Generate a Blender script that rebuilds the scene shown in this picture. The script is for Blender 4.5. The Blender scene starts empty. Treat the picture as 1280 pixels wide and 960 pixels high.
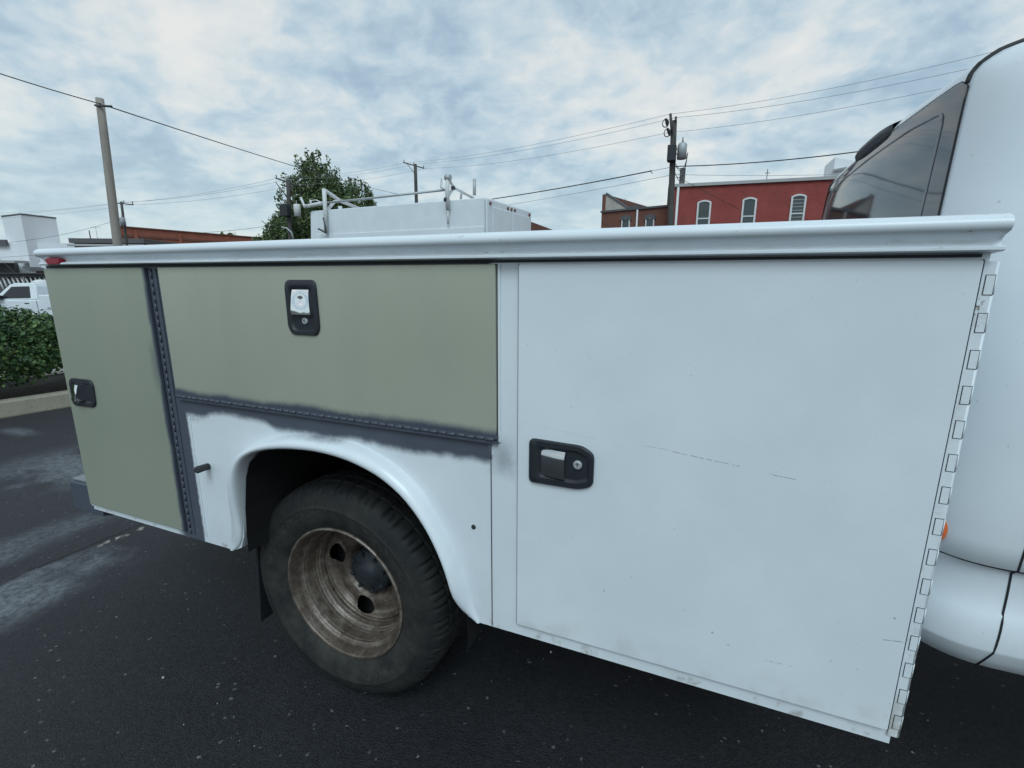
import bpy, bmesh, math, random
from math import sin, cos, pi, radians, sqrt, atan2
from mathutils import Vector, Matrix
random.seed(7)
sc = bpy.context.scene
col = sc.collection

# ------------------------------------------------------------------ camera
F = 600.0
RX = Vector((0.92590569, 0.37774568, 0.00261866))
UP = Vector((-0.08299593, 0.19666166, 0.97695234))
FW = Vector((-0.36852454, 0.90478306, -0.2134415))
CAM = Vector((2.238, -1.0196, 1.4172))
cd = bpy.data.cameras.new('camera'); cam = bpy.data.objects.new('camera', cd); col.objects.link(cam)
cd.sensor_fit = 'HORIZONTAL'; cd.sensor_width = 36; cd.lens = 36 * F / 1280
cd.clip_start = 0.02; cd.clip_end = 3000
m = Matrix((RX, UP, -FW)).transposed().to_4x4(); m.translation = CAM
cam.matrix_world = m
sc.camera = cam

# ------------------------------------------------------------------ exposure, sun, sky
sc.view_settings.view_transform = 'Standard'; sc.view_settings.look = 'None'
sc.view_settings.exposure = 0.0; sc.view_settings.gamma = 1.0
sc.view_settings.use_curve_mapping = False
SUN_EL, SUN_AZ = 48.0, 158.0           # azimuth clockwise from +Y
sd = bpy.data.lights.new('sun', 'SUN'); sun = bpy.data.objects.new('sun', sd); col.objects.link(sun)
sd.energy = 1.5; sd.angle = radians(28); sd.color = (0.70, 0.91, 1.0)
sv = Vector((sin(radians(SUN_AZ)) * cos(radians(SUN_EL)), cos(radians(SUN_AZ)) * cos(radians(SUN_EL)), sin(radians(SUN_EL))))
sun.rotation_euler = sv.to_track_quat('Z', 'Y').to_euler()
sun.location = (0, -5, 20)


class NT:
    """tiny helper for building node trees"""
    def __init__(s, tree):
        s.t = tree; s.n = tree.nodes; s.l = tree.links
    def put(s, inp, v):
        if isinstance(v, bpy.types.NodeSocket): s.l.new(v, inp)
        elif isinstance(v, (tuple, list)):
            v = tuple(v)
            if inp.type == 'RGBA' and len(v) == 3: v = v + (1,)
            inp.default_value = v
        else: inp.default_value = v
    def math(s, op, a, b=None, c=None, clamp=False):
        n = s.n.new('ShaderNodeMath'); n.operation = op; n.use_clamp = clamp
        s.put(n.inputs[0], a)
        if b is not None: s.put(n.inputs[1], b)
        if c is not None: s.put(n.inputs[2], c)
        return n.outputs[0]
    def add(s, a, b): return s.math('ADD', a, b)
    def sub(s, a, b): return s.math('SUBTRACT', a, b)
    def mul(s, a, b): return s.math('MULTIPLY', a, b)
    def step(s, v, lo, hi):                      # smoothstep lo->0 hi->1
        n = s.n.new('ShaderNodeMapRange'); n.interpolation_type = 'SMOOTHSTEP'
        s.put(n.inputs[0], v); s.put(n.inputs[1], lo); s.put(n.inputs[2], hi)
        return n.outputs[0]
    def vmath(s, op, a, b=None):
        n = s.n.new('ShaderNodeVectorMath'); n.operation = op
        s.put(n.inputs[0], a)
        if b is not None: s.put(n.inputs[1], b)
        return n.outputs[0]
    def obj(s): return s.n.new('ShaderNodeTexCoord').outputs['Object']
    def sep(s, v):
        n = s.n.new('ShaderNodeSeparateXYZ'); s.put(n.inputs[0], v); return n.outputs
    def comb(s, x, y, z):
        n = s.n.new('ShaderNodeCombineXYZ')
        for i, q in enumerate((x, y, z)): s.put(n.inputs[i], q)
        return n.outputs[0]
    def noise(s, v, scale, detail=4, rough=0.5, dist=0.0):
        n = s.n.new('ShaderNodeTexNoise'); s.put(n.inputs['Vector'], v)
        n.inputs['Scale'].default_value = scale; n.inputs['Detail'].default_value = detail
        n.inputs['Roughness'].default_value = rough; n.inputs['Distortion'].default_value = dist
        return n.outputs['Fac']
    def voro(s, v, scale, feat='F1', out='Distance'):
        n = s.n.new('ShaderNodeTexVoronoi'); n.feature = feat; s.put(n.inputs['Vector'], v)
        n.inputs['Scale'].default_value = scale
        return n.outputs[out]
    def mix(s, f, a, b):
        n = s.n.new('ShaderNodeMix'); n.data_type = 'RGBA'
        s.put(n.inputs[0], f); s.put(n.inputs[6], a); s.put(n.inputs[7], b)
        return n.outputs[2]
    def ramp(s, f, stops):
        n = s.n.new('ShaderNodeValToRGB'); s.put(n.inputs[0], f); e = n.color_ramp.elements
        while len(e) < len(stops): e.new(0.5)
        for q, (p, c) in zip(e, stops):
            q.position = p; q.color = tuple(c) + (1,) if len(c) == 3 else c
        return n.outputs[0]
    def bump(s, h, strength=0.3, dist=0.01, normal=None):
        n = s.n.new('ShaderNodeBump'); n.inputs['Strength'].default_value = strength
        n.inputs['Distance'].default_value = dist; s.put(n.inputs['Height'], h)
        if normal is not None: s.put(n.inputs['Normal'], normal)
        return n.outputs[0]


def new_mat(name, fn):
    mt = bpy.data.materials.new(name); mt.use_nodes = True
    t = NT(mt.node_tree); p = mt.node_tree.nodes['Principled BSDF']
    def setp(**k):
        for a, v in k.items():
            a = {'base': 'Base Color', 'rough': 'Roughness', 'metal': 'Metallic', 'normal': 'Normal', 'coat': 'Coat Weight',
                 'coatr': 'Coat Roughness', 'spec': 'Specular IOR Level', 'trans': 'Transmission Weight', 'ior': 'IOR', 'alpha': 'Alpha'}.get(a, a)
            t.put(p.inputs[a], v)
    fn(t, setp)
    return mt


# sky: Nishita sky with a broken layer of altocumulus over it
w = bpy.data.worlds.new('World'); sc.world = w; w.use_nodes = True
t = NT(w.node_tree); bg = w.node_tree.nodes['Background']
sky = t.n.new('ShaderNodeTexSky'); sky.sky_type = 'NISHITA'; sky.sun_disc = False
sky.sun_elevation = radians(SUN_EL); sky.sun_rotation = radians(SUN_AZ)
gen = t.n.new('ShaderNodeTexCoord').outputs['Generated']
x, y, z = t.sep(gen)
zz = t.math('MAXIMUM', z, 0.0)
den = t.add(zz, 0.30)
pv = t.comb(t.math('DIVIDE', x, den), t.math('DIVIDE', y, den), 0.0)
wv = t.n.new('ShaderNodeTexNoise'); t.put(wv.inputs['Vector'], pv); wv.inputs['Scale'].default_value = 1.6; wv.inputs['Detail'].default_value = 4
warp = t.vmath('MULTIPLY', t.vmath('SUBTRACT', wv.outputs['Color'], (.5, .5, .5)), (.55, .55, .0))
pw = t.vmath('ADD', pv, warp)
n1 = t.noise(t.vmath('ADD', pw, (1.3, .4, 0)), 1.15, 4, 0.55)
n2 = t.noise(t.vmath('ADD', pw, (3.1, 7.7, 1.0)), 3.6, 6, 0.56)
n3 = t.noise(t.vmath('ADD', pv, (9.3, 1.7, 4.0)), 11.0, 5, 0.55, 0.4)
cv = t.add(t.add(t.mul(n1, 0.50), t.mul(n2, 0.34)), t.mul(n3, 0.16))
cloud = t.ramp(cv, [(0.38, (3.1, 4.4, 5.6)), (0.445, (4.1, 5.5, 6.6)), (0.49, (5.4, 6.7, 7.5)), (0.545, (7.3, 7.9, 8.0)), (0.60, (8.5, 8.6, 8.3))])
skyc = t.vmath('MULTIPLY', sky.outputs[0], (1.2, 1.2, 1.2))
cl = t.mix(0.90, skyc, cloud)
hz = t.step(z, 0.30, 0.0)
cl = t.mix(t.mul(hz, 0.58), cl, (6.0, 7.5, 7.8))
t.put(bg.inputs[0], cl); bg.inputs[1].default_value = 0.1

# ------------------------------------------------------------------ helpers: geometry
def tag(o, label=None, cat=None, group=None, kind=None):
    if label: o['label'] = label
    if cat: o['category'] = cat
    if group: o['group'] = group
    if kind: o['kind'] = kind
    return o
def empty(name, loc=(0, 0, 0), rz=0.0, parent=None, label=None, cat=None, group=None):
    o = bpy.data.objects.new(name, None); col.objects.link(o); o.empty_display_size = 0.2
    o.location = loc; o.rotation_euler = (0, 0, rz); o.parent = parent
    return tag(o, label, cat, group)
def copy_tree(o, parent=None):
    c = o.copy(); col.objects.link(c)
    if parent: c.parent = parent
    for ch in list(o.children): copy_tree(ch, c)
    return c

exp_ = math.exp
class MB:
    def __init__(s): s.v = []; s.f = []; s.sm = []
    def vs(s, pts, faces, smooth=False):
        b = len(s.v); s.v += [tuple(p) for p in pts]
        for f in faces: s.f.append(tuple(b + i for i in f)); s.sm.append(smooth)
        return s
    def box(s, x0, x1, y0, y1, z0, z1):
        return s.vs([(x0, y0, z0), (x1, y0, z0), (x1, y1, z0), (x0, y1, z0), (x0, y0, z1), (x1, y0, z1), (x1, y1, z1), (x0, y1, z1)],
                    [(0, 3, 2, 1), (4, 5, 6, 7), (0, 1, 5, 4), (1, 2, 6, 5), (2, 3, 7, 6), (3, 0, 4, 7)])
    def tube(s, pts, r, n=8, cap=True, smooth=True):
        pts = [Vector(p) for p in pts]; rr = r if isinstance(r, (list, tuple)) else [r] * len(pts)
        ring = []; up = Vector((0.13, 0.27, 1)).normalized()
        for i, p in enumerate(pts):
            d = (pts[min(i + 1, len(pts) - 1)] - pts[max(i - 1, 0)]).normalized()
            a = d.cross(up)
            if a.length < 1e-3: a = d.cross(Vector((1, 0, 0)))
            a.normalize(); b = d.cross(a)
            ring.append([p + (a * cos(2 * pi * k / n) + b * sin(2 * pi * k / n)) * rr[i] for k in range(n)])
        P = [q for g in ring for q in g]; fs = []
        for i in range(len(pts) - 1):
            for k in range(n):
                fs.append((i * n + k, i * n + (k + 1) % n, (i + 1) * n + (k + 1) % n, (i + 1) * n + k))
        s.vs(P, fs, smooth)
        if cap:
            b = len(s.v) - len(P); s.f.append(tuple(b + k for k in range(n - 1, -1, -1))); s.sm.append(False)
            e = b + (len(pts) - 1) * n; s.f.append(tuple(e + k for k in range(n))); s.sm.append(False)
        return s
    def prism(s, poly, a0, a1, axis='y', smooth=False):
        """extrude a 2D polygon; axis y: poly is (x,z); axis x: (y,z); axis z: (x,y)"""
        n = len(poly)
        def P(p, a): return {'y': (p[0], a, p[1]), 'x': (a, p[0], p[1]), 'z': (p[0], p[1], a)}[axis]
        s.vs([P(p, a0) for p in poly] + [P(p, a1) for p in poly], [tuple(range(n)), tuple(range(2 * n - 1, n - 1, -1))])
        b = len(s.v) - 2 * n
        for k in range(n):
            s.f.append((b + k, b + n + k, b + n + (k + 1) % n, b + (k + 1) % n)); s.sm.append(smooth)
        return s
    def lathe_y(s, prof, cx, cz, n=48, smooth=True, closed=False, fn=None):
        """prof: (r, y) revolved round the Y axis through (cx, cz)"""
        P = []
        for k in range(n):
            a = 2 * pi * k / n
            for j, (r, yy) in enumerate(prof):
                q = r if fn is None else fn(r, yy, j, k)
                P.append((cx + q * cos(a), yy, cz + q * sin(a)))
        mcount = len(prof); fs = []
        for k in range(n):
            for j in range(mcount if closed else mcount - 1):
                j2 = (j + 1) % mcount
                fs.append((k * mcount + j, k * mcount + j2, ((k + 1) % n) * mcount + j2, ((k + 1) % n) * mcount + j))
        return s.vs(P, fs, smooth)
    def build(s, name, mat, parent=None, bevel=0.0, seg=2, kind=None, recalc=True, label=None, auto=None):
        me = bpy.data.meshes.new(name); me.from_pydata(s.v, [], s.f)
        me.polygons.foreach_set('use_smooth', s.sm)
        if recalc:
            bm = bmesh.new(); bm.from_mesh(me); bmesh.ops.recalc_face_normals(bm, faces=bm.faces); bm.to_mesh(me); bm.free()
        me.materials.append(mat); me.update()
        o = bpy.data.objects.new(name, me); col.objects.link(o)
        if parent: o.parent = parent
        if bevel:
            b = o.modifiers.new('bevel', 'BEVEL'); b.width = bevel; b.segments = seg; b.limit_method = 'ANGLE'; b.angle_limit = radians(35)
            b.harden_normals = False
        if kind: o['kind'] = kind
        if label: o['label'] = label
        return o

def ray(px, py): return FW + RX * ((px - 640) / F) - UP * ((py - 480) / F)
FH = Vector((FW.x, FW.y, 0)).normalized()
def at(px, py, D):                       # the place that far ahead of the camera in that direction
    v = ray(px, py); return CAM + v * (D / v.dot(FH))
def on_plane(px, py, P0, nrm):
    v = ray(px, py); return CAM + v * ((P0 - CAM).dot(nrm) / v.dot(nrm))
def rrect(x0, x1, z0, z1, r, n=5):
    pts = []
    for cx, cz, a0 in ((x1 - r, z1 - r, 0), (x0 + r, z1 - r, 90), (x0 + r, z0 + r, 180), (x1 - r, z0 + r, 270)):
        for k in range(n + 1):
            a = radians(a0 + 90 * k / n); pts.append((cx + r * cos(a), cz + r * sin(a)))
    return pts
def round_poly(pts, r, n=4):
    out = []
    for i, p in enumerate(pts):
        a = Vector(pts[i - 1]); b = Vector(p); c = Vector(pts[(i + 1) % len(pts)])
        d1 = min(r, (a - b).length * .45); d2 = min(r, (c - b).length * .45)
        s_ = b + (a - b).normalized() * d1; e_ = b + (c - b).normalized() * d2
        for k in range(n + 1):
            q = k / n; out.append(tuple(s_ * (1 - q) ** 2 + b * 2 * q * (1 - q) + e_ * q * q))
    return out

# ------------------------------------------------------------------ materials
def seg_mask(t, X, Z, x0, z0, x1, z1, wd):
    """1 on a thin segment in XZ"""
    L = sqrt((x1 - x0) ** 2 + (z1 - z0) ** 2); ux, uz = (x1 - x0) / L, (z1 - z0) / L
    dx, dz = t.sub(X, x0), t.sub(Z, z0)
    al = t.add(t.mul(dx, ux), t.mul(dz, uz)); ac = t.math('ABSOLUTE', t.sub(t.mul(dx, uz), t.mul(dz, ux)))
    m = t.step(ac, wd, wd * .4)
    m = t.mul(m, t.math('GREATER_THAN', al, 0)); return t.mul(m, t.math('LESS_THAN', al, L))

def white_base(t, o, grime=True):
    x, y, z = t.sep(o)
    n = t.noise(o, 3.0, 5, .6); c = t.mix(t.step(n, .35, .7), (.70, .745, .785), (.76, .80, .83))
    sp = t.step(t.noise(o, 85, 2, .5), .735, .76); c = t.mix(t.mul(sp, .35), c, (.30, .27, .22))
    return c
def f_white(t, s):
    o = t.obj(); c = white_base(t, o)
    pe = t.noise(o, 260, 2); b = t.bump(pe, .05, .002)
    b = t.bump(t.noise(o, 2.2, 2), .10, .03, b)
    s(base=c, rough=t.math('MULTIPLY_ADD', t.noise(o, 6, 4), .18, .24), normal=b, coat=.25, coatr=.15)
M = {}
M['white'] = new_mat('white paint', f_white)
def f_white_door(t, s):
    o = t.obj(); x, y, z = t.sep(o); c = white_base(t, o)
    wob = t.mul(t.sub(t.noise(o, 9, 3), .5), .016)
    Z = t.add(z, wob); m = None
    for q in ((1.858, 1.089, 2.03, 1.073, .0009, .25), (2.13, 1.068, 2.255, 1.058, .0011, .5), (2.19, 1.063, 2.32, 1.053, .0013, .9), (2.375, 1.047, 2.42, 1.041, .0011, .9),
              (2.60, .742, 2.632, .745, .0014, 1), (2.41, .628, 2.46, .632, .0014, .8), (2.61, .79, 2.613, .793, .003, 1), (2.06, .70, 2.065, .70, .002, 1), (2.30, .66, 2.304, .664, .003, .7)):
        k = t.mul(seg_mask(t, x, Z if abs(q[0] - q[2]) > .03 else z, q[0], q[1], q[2], q[3], q[4]), q[5])
        k = t.mul(k, t.step(t.noise(o, 120, 2), .36, .5)); m = k if m is None else t.math('MAXIMUM', m, k)
    c = t.mix(t.mul(m, .75), c, (.22, .23, .24))
    low = t.mul(t.step(z, .62, .53), t.step(t.noise(o, 14, 5, .6), .45, .75)); c = t.mix(t.mul(low, .35), c, (.38, .36, .31))
    b = t.bump(t.noise(o, 260, 2), .05, .002); b = t.bump(t.noise(o, 1.6, 2), .14, .03, b)
    s(base=c, rough=t.math('MULTIPLY_ADD', t.noise(o, 6, 4), .16, .25), normal=b, coat=.25, coatr=.15)
def f_hinge(t, s):
    o = t.n.new('ShaderNodeNewGeometry').outputs['Position']; c = white_base(t, o); x, y, z = t.sep(o)
    d = t.step(t.noise(o, 26, 5, .65), .52, .72); c = t.mix(t.mul(d, .5), c, (.42, .40, .36))
    r = t.mul(t.step(t.noise(o, 55, 4, .6), .60, .68), t.step(t.noise(o, 4, 2), .45, .6)); c = t.mix(r, c, (.16, .12, .10))
    low = t.mul(t.step(z, .66, .53), t.step(t.noise(o, 20, 5, .6), .4, .6)); c = t.mix(t.mul(low, .7), c, (.33, .29, .24))
    s(base=c, rough=.4, normal=t.bump(t.noise(o, 90, 3), .2, .002))
def f_rail(t, s):
    o = t.n.new('ShaderNodeNewGeometry').outputs['Position']; c = white_base(t, o); x, y, z = t.sep(o)
    r = t.mul(t.step(t.noise(t.comb(t.mul(x, .5), y, t.mul(z, 2.0)), 34, 4, .6), .64, .70), t.step(t.noise(o, 2.2, 3), .46, .6)); c = t.mix(t.mul(r, .85), c, (.17, .13, .11))
    d = t.mul(t.step(t.noise(t.comb(t.mul(x, .25), y, z), 30, 5, .65), .5, .7), t.step(z, 1.50, 1.475)); c = t.mix(t.mul(d, .35), c, (.40, .39, .36))
    s(base=c, rough=.36, coat=.15, normal=t.bump(t.noise(t.comb(t.mul(x, .3), y, z), 16, 3), .12, .006))
M['rail'] = new_mat('rail paint', f_rail)
M['white_hinge'] = new_mat('chipped hinge paint', f_hinge)
M['white_door'] = new_mat('white door paint', f_white_door)
PRIMER = (.070, .080, .106)
def f_side(t, s):      # white body side with the sprayed band of dark primer round the hinges
    o = t.obj(); x, y, z = t.sep(o); c = white_base(t, o)
    nz = t.sub(t.noise(t.comb(x, 0.0, 0.0), 4.2, 3, .6), .5); nf = t.sub(t.noise(o, 38, 3, .7), .5)
    zl = t.math('MULTIPLY_ADD', nz, .05, t.math('MULTIPLY_ADD', nf, .016, .972))
    zl = t.add(zl, t.mul(t.mul(t.step(x, .72, .78), t.step(x, 1.06, .98)), .018))
    band = t.step(z, t.sub(zl, .014), t.add(zl, .014))
    band = t.mul(band, t.step(t.math('MULTIPLY_ADD', nf, .03, x), 1.778, 1.762))
    haze = t.mul(t.step(z, t.sub(zl, .05), t.add(zl, .01)), t.step(t.add(t.math('ABSOLUTE', t.sub(x, 1.80)), t.mul(nf, .05)), .055, .0))
    band = t.math('MAXIMUM', band, t.mul(t.mul(haze, t.step(z, 1.06, .99)), .45))
    col_ = t.step(t.math('MULTIPLY_ADD', nf, .012, x), .655, .645)
    hz2 = t.mul(t.mul(t.step(x, .78, .64), t.step(t.add(z, t.mul(nf, .08)), .945, .985)), .6)
    sill = t.mul(t.step(z, .535, .528), t.step(x, .555, .50))
    col_ = t.mul(col_, t.sub(1.0, sill))
    m = t.math('MAXIMUM', t.math('MAXIMUM', band, hz2), col_)
    m = t.mul(m, t.math('LESS_THAN', x, 1.9))
    c = t.mix(m, c, t.mix(t.noise(o, 12, 4), (.058, .067, .092), (.090, .101, .130)))
    rust = t.mul(t.step(z, .545, .512), t.step(t.noise(o, 22, 5, .65), .52, .68)); c = t.mix(t.mul(rust, .55), c, (.26, .20, .14))
    g = t.mul(t.step(z, .85, .5), t.step(t.noise(o, 10, 5, .6), .5, .75)); c = t.mix(t.mul(g, .22), c, (.40, .38, .33))
    s(base=c, rough=t.math('MULTIPLY_ADD', m, .25, .3), normal=t.bump(t.noise(o, 230, 2), .06, .002), coat=.15, coatr=.2)
M['side'] = new_mat('body side paint', f_side)
def mk_green(xh, zh):
    def f(t, s):      # khaki etch primer, dark primer feathered in along the hinge edge
        o = t.obj(); x, y, z = t.sep(o)
        n = t.noise(o, 1.7, 3, .5); c = t.mix(t.step(n, .3, .7), (.425, .44, .350) if zh else (.350, .380, .300), (.48, .485, .395) if zh else (.39, .41, .325))
        vs = t.noise(t.comb(t.mul(x, 3.0), 0.0, t.mul(z, .5)), 3, 3); c = t.mix(t.mul(t.step(vs, .4, .7), .14), c, (.36, .345, .30))
        nf = t.sub(t.noise(o, 30, 4, .7), .5); nm = t.sub(t.noise(o, 5.5, 3, .5), .5)
        if xh: e = t.sub(xh, t.add(x, t.add(t.mul(nf, .010), t.mul(nm, .03)))); mk = t.step(e, .019, .002)
        else: e = t.sub(t.add(z, t.add(t.mul(nf, .012), t.mul(nm, .028))), zh); mk = t.step(e, .027, .003)
        if xh: mk = t.math('MAXIMUM', mk, t.mul(t.mul(t.step(e, .05, .01), t.step(t.math('ABSOLUTE', t.sub(z, 1.13)), .12, .03)), .55))
        c = t.mix(mk, c, (.068, .078, .104))
        s(base=c, metal=t.math('MULTIPLY_ADD', mk, -.30, .30), rough=t.math('MULTIPLY_ADD', t.noise(o, 5, 3), .12, .36), normal=t.bump(t.noise(o, 320, 2), .05, .001), spec=.45)
    return f
M['green_rear'] = new_mat('olive primer rear', mk_green(.566, None))
M['green_mid'] = new_mat('olive primer middle', mk_green(None, 1.046))
def flat(name, c, r=.5, metal=0, amp=.15, sc_=20, bmp=.1, spec=.5):
    def f(t, s):
        o = t.obj(); n = t.noise(o, sc_, 4, .6)
        lo = tuple(q * (1 - amp) for q in c); hi = tuple(min(1, q * (1 + amp)) for q in c)
        s(base=t.mix(n, lo, hi), rough=t.math('MULTIPLY_ADD', t.noise(o, sc_ * .7, 3), .2, r - .1), metal=metal, spec=spec,
          normal=t.bump(t.noise(o, sc_ * 6, 2), bmp, .002))
    return new_mat(name, f)
M['primer'] = flat('dark primer', PRIMER, .5, amp=.12)
M['gasket'] = flat('black rubber gasket', (.018, .02, .023), .6)
M['plastic'] = flat('black textured plastic', (.017, .021, .027), .48, sc_=60)
M['black'] = flat('black undercoat', (.006, .006, .007), .9)
M['chrome'] = new_mat('chrome', lambda t, s: s(base=(.86, .87, .88), metal=1.0, rough=.07, normal=t.bump(t.noise(t.obj(), 28, 2), .15, .004)))
M['chrome_dull'] = new_mat('worn chrome', lambda t, s: s(base=(.62, .63, .64), metal=1.0, rough=.16, normal=t.bump(t.noise(t.obj(), 28, 2), .2, .004)))
def f_tyre(t, s):
    o = t.obj(); n = t.noise(o, 7, 5, .65); x, y, z = t.sep(o)
    r = t.math('SQRT', t.add(t.mul(x, x), t.mul(z, z)))
    c = t.mix(t.step(n, .35, .75), (.013, .014, .015), (.029, .028, .025))
    dust = t.mul(t.step(r, .37, .30), t.step(t.noise(o, 16, 5, .7), .35, .7))
    c = t.mix(t.mul(dust, .55), c, (.060, .055, .048))
    ang = t.math('ARCTAN2', z, x)
    rings = t.math('SINE', t.mul(r, 900.0)); rings = t.mul(rings, t.mul(t.step(r, .345, .34), t.step(t.noise(t.comb(t.mul(ang, 2.0), 0.0, 0.0), 1.3, 2), .42, .55)))
    let = t.mul(t.mul(t.step(t.math('ABSOLUTE', t.sub(r, .302)), .013, .011), t.step(t.noise(t.comb(t.mul(ang, 22.0), t.mul(r, 60.0), 0.0), 1.0, 3, .8), .50, .53)), t.step(t.noise(t.comb(t.mul(ang, 1.2), 3.0, 0.0), 1.4, 1), .50, .52))
    hh = t.add(t.add(t.mul(t.noise(o, 90, 3), .5), t.mul(rings, .25)), t.mul(let, 3.0))
    c = t.mix(t.mul(let, .35), c, (.07, .065, .058))
    s(base=c, rough=.72, normal=t.bump(hh, .6, .002), spec=.35)
M['tyre'] = new_mat('tyre rubber', f_tyre)
def f_rim(t, s):
    o = t.obj(); n = t.noise(o, 22, 7, .7); n2 = t.noise(o, 85, 4, .7); x, y, z = t.sep(o)
    c = t.ramp(n, [(.32, (.075, .055, .043)), (.47, (.130, .102, .084)), (.60, (.19, .155, .13)), (.74, (.28, .24, .21))])
    c = t.mix(t.mul(t.step(n2, .55, .66), .7), c, (.06, .032, .02))
    c = t.mix(t.mul(t.step(t.noise(o, 9, 3), .5, .7), .5), c, (.075, .05, .04))
    r = t.math('SQRT', t.add(t.mul(x, x), t.mul(z, z)))
    lip = t.step(r, .2375, .2425)
    for y0_, w_ in ((.064, .003), (.074, .0022), (.108, .002), (.119, .0025), (.130, .003), (.154, .002)):
        lip = t.math('MAXIMUM', lip, t.mul(t.step(t.math('ABSOLUTE', t.sub(y, y0_)), w_, w_ * .3), t.math('GREATER_THAN', r, .188)))
    lip = t.mul(lip, t.step(t.noise(o, 30, 4, .6), .34, .56))
    c = t.mix(t.mul(lip, .38), c, (.44, .39, .34))
    s(base=c, rough=t.math('MULTIPLY_ADD', n, .35, .22), metal=.45, normal=t.bump(n2, .4, .003))
M['rim'] = new_mat('rusty steel rim', f_rim)
M['hub'] = flat('greasy hub', (.016, .021, .028), .5, sc_=45, amp=.6, bmp=1.0)
M['red_lens'] = new_mat('red lens', lambda t, s: s(base=(.26, .006, .022), rough=.35, spec=.3))
M['orange_lens'] = new_mat('orange lens', lambda t, s: s(base=(.75, .13, .02), rough=.15, coat=.6))
def f_glass(t, s):
    o = t.obj()
    s(base=(.028, .030, .036), rough=.05, spec=.5, normal=t.bump(t.noise(o, 1.4, 2), .05, .02))
M['glass'] = new_mat('dark privacy glass', f_glass)
M['frit'] = flat('pale glass seal', (.30, .31, .33), .8, spec=.1)
M['pane'] = new_mat('window pane', lambda t, s: s(base=(.045, .06, .062), rough=.08, spec=.7))
M['blind'] = flat('window blind', (.45, .45, .43), .6)
def f_asphalt(t, s):
    o = t.obj(); x, y, z = t.sep(o)
    big = t.noise(o, .7, 5, .6); mid = t.noise(o, 6, 5, .65)
    c = t.mix(t.step(big, .35, .7), (.012, .013, .0165), (.020, .021, .0255))
    far = t.step(x, 1.2, -2.2); c = t.mix(t.mul(far, .75), c, (.050, .051, .060))  # grazing sky reflection painted in: asphalt paler towards the left
    c = t.mix(t.mul(t.step(mid, .5, .8), .3), c, (.035, .035, .04))
    vc = t.voro(o, 120, 'F1', 'Color'); vr, _, _ = t.sep(vc)
    c = t.mix(t.mul(t.step(vr, .1, .9), .55), t.mix(.35, c, (.004, .004, .006)), t.mix(.3, c, (.055, .056, .06)))
    c = t.mix(t.step(vr, .993, 1.0), c, (.16, .16, .16))
    # salt and dust deposits along the old joint in the paving
    nn = t.sub(t.noise(o, 3.2, 5, .6), .5); nfine = t.noise(o, 30, 5, .7)
    xa = t.add(x, t.mul(nn, .22))
    a = t.mul(t.mul(t.step(xa, -.90, -.80), t.step(xa, -.36, -.62)), t.mul(t.step(t.add(y, nn), .42, .0), t.step(y, -2.2, -.6)))
    b = t.mul(t.step(t.math('ABSOLUTE', t.add(xa, 2.35)), .75, .15), t.step(t.math('ABSOLUTE', t.sub(t.add(y, nn), .98)), .42, .05))
    d = t.mul(t.step(t.math('ABSOLUTE', t.add(xa, 1.22)), .22, .05), t.mul(t.step(t.add(y, nn), .9, .2), t.step(y, -2., -.4)))
    e = t.mul(t.step(t.math('ABSOLUTE', t.add(xa, 3.9)), .35, .05), t.step(t.math('ABSOLUTE', t.sub(y, 1.3)), .12, .02))
    st = t.math('MAXIMUM', t.math('MAXIMUM', a, t.mul(b, .85)), t.math('MAXIMUM', t.mul(d, .55), t.mul(e, .7)))
    st = t.mul(st, t.math('MULTIPLY_ADD', t.step(nfine, .36, .62), .65, .35))
    c = t.mix(t.mul(st, .72), c, (.24, .26, .285))
    crx = t.add(t.add(x, .855), t.mul(t.sub(t.noise(o, 7, 4), .5), .07))
    cr = t.mul(t.step(t.math('ABSOLUTE', crx), .018, .004), t.step(t.noise(o, 4, 3), .34, .46))
    c = t.mix(t.mul(cr, .85), c, (.008, .008, .01))
    crust = t.mul(t.step(t.math('ABSOLUTE', t.sub(crx, .05)), .03, .005), t.mul(t.step(t.noise(o, 24, 4), .5, .62), t.step(t.math('ABSOLUTE', t.sub(y, .52)), .22, .08)))
    c = t.mix(crust, c, (.42, .36, .31))
    h = t.mul(t.add(t.mul(t.voro(o, 170), .8), t.mul(t.voro(o, 380), .5)), -1.0)
    bn = t.bump(h, .7, .005); bn = t.bump(t.sub(mid, t.mul(cr, 2.0)), .25, .02, bn)
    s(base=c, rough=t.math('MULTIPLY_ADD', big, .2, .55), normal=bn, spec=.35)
M['asphalt'] = new_mat('asphalt', f_asphalt)
def f_conc(t, s):
    o = t.obj(); n = t.noise(o, 8, 6, .65)
    c = t.mix(n, (.27, .24, .185), (.43, .39, .31)); c = t.mix(t.step(t.noise(o, 60, 3), .62, .7), c, (.12, .11, .09))
    s(base=c, rough=.85, normal=t.bump(t.noise(o, 90, 4), .4, .004))
M['concrete'] = new_mat('kerb concrete', f_conc)
M['mulch'] = flat('dark mulch', (.045, .036, .03), .95, amp=.7, sc_=25, bmp=1)
M['walk'] = flat('pale paving', (.36, .34, .31), .9, sc_=3)
M['wood'] = new_mat('weathered pole', lambda t, s: (lambda o, sp: s(base=t.mix(t.noise(t.comb(t.mul(sp[0], 14.0), t.mul(sp[1], 14.0), t.mul(sp[2], .8)), 1.6, 5, .7), (.17, .15, .13), (.42, .375, .33)), rough=.9))(t.obj(), t.sep(t.obj())))
M['wood_dark'] = flat('dark creosote pole', (.075, .07, .066), .9, amp=.4, sc_=3)
M['wire'] = flat('black cable', (.03, .032, .036), .6)
M['wire_thin'] = flat('grey conductor', (.30, .32, .33), .5)
M['galv'] = flat('galvanised steel', (.42, .44, .45), .5, metal=.3, sc_=6)
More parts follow.
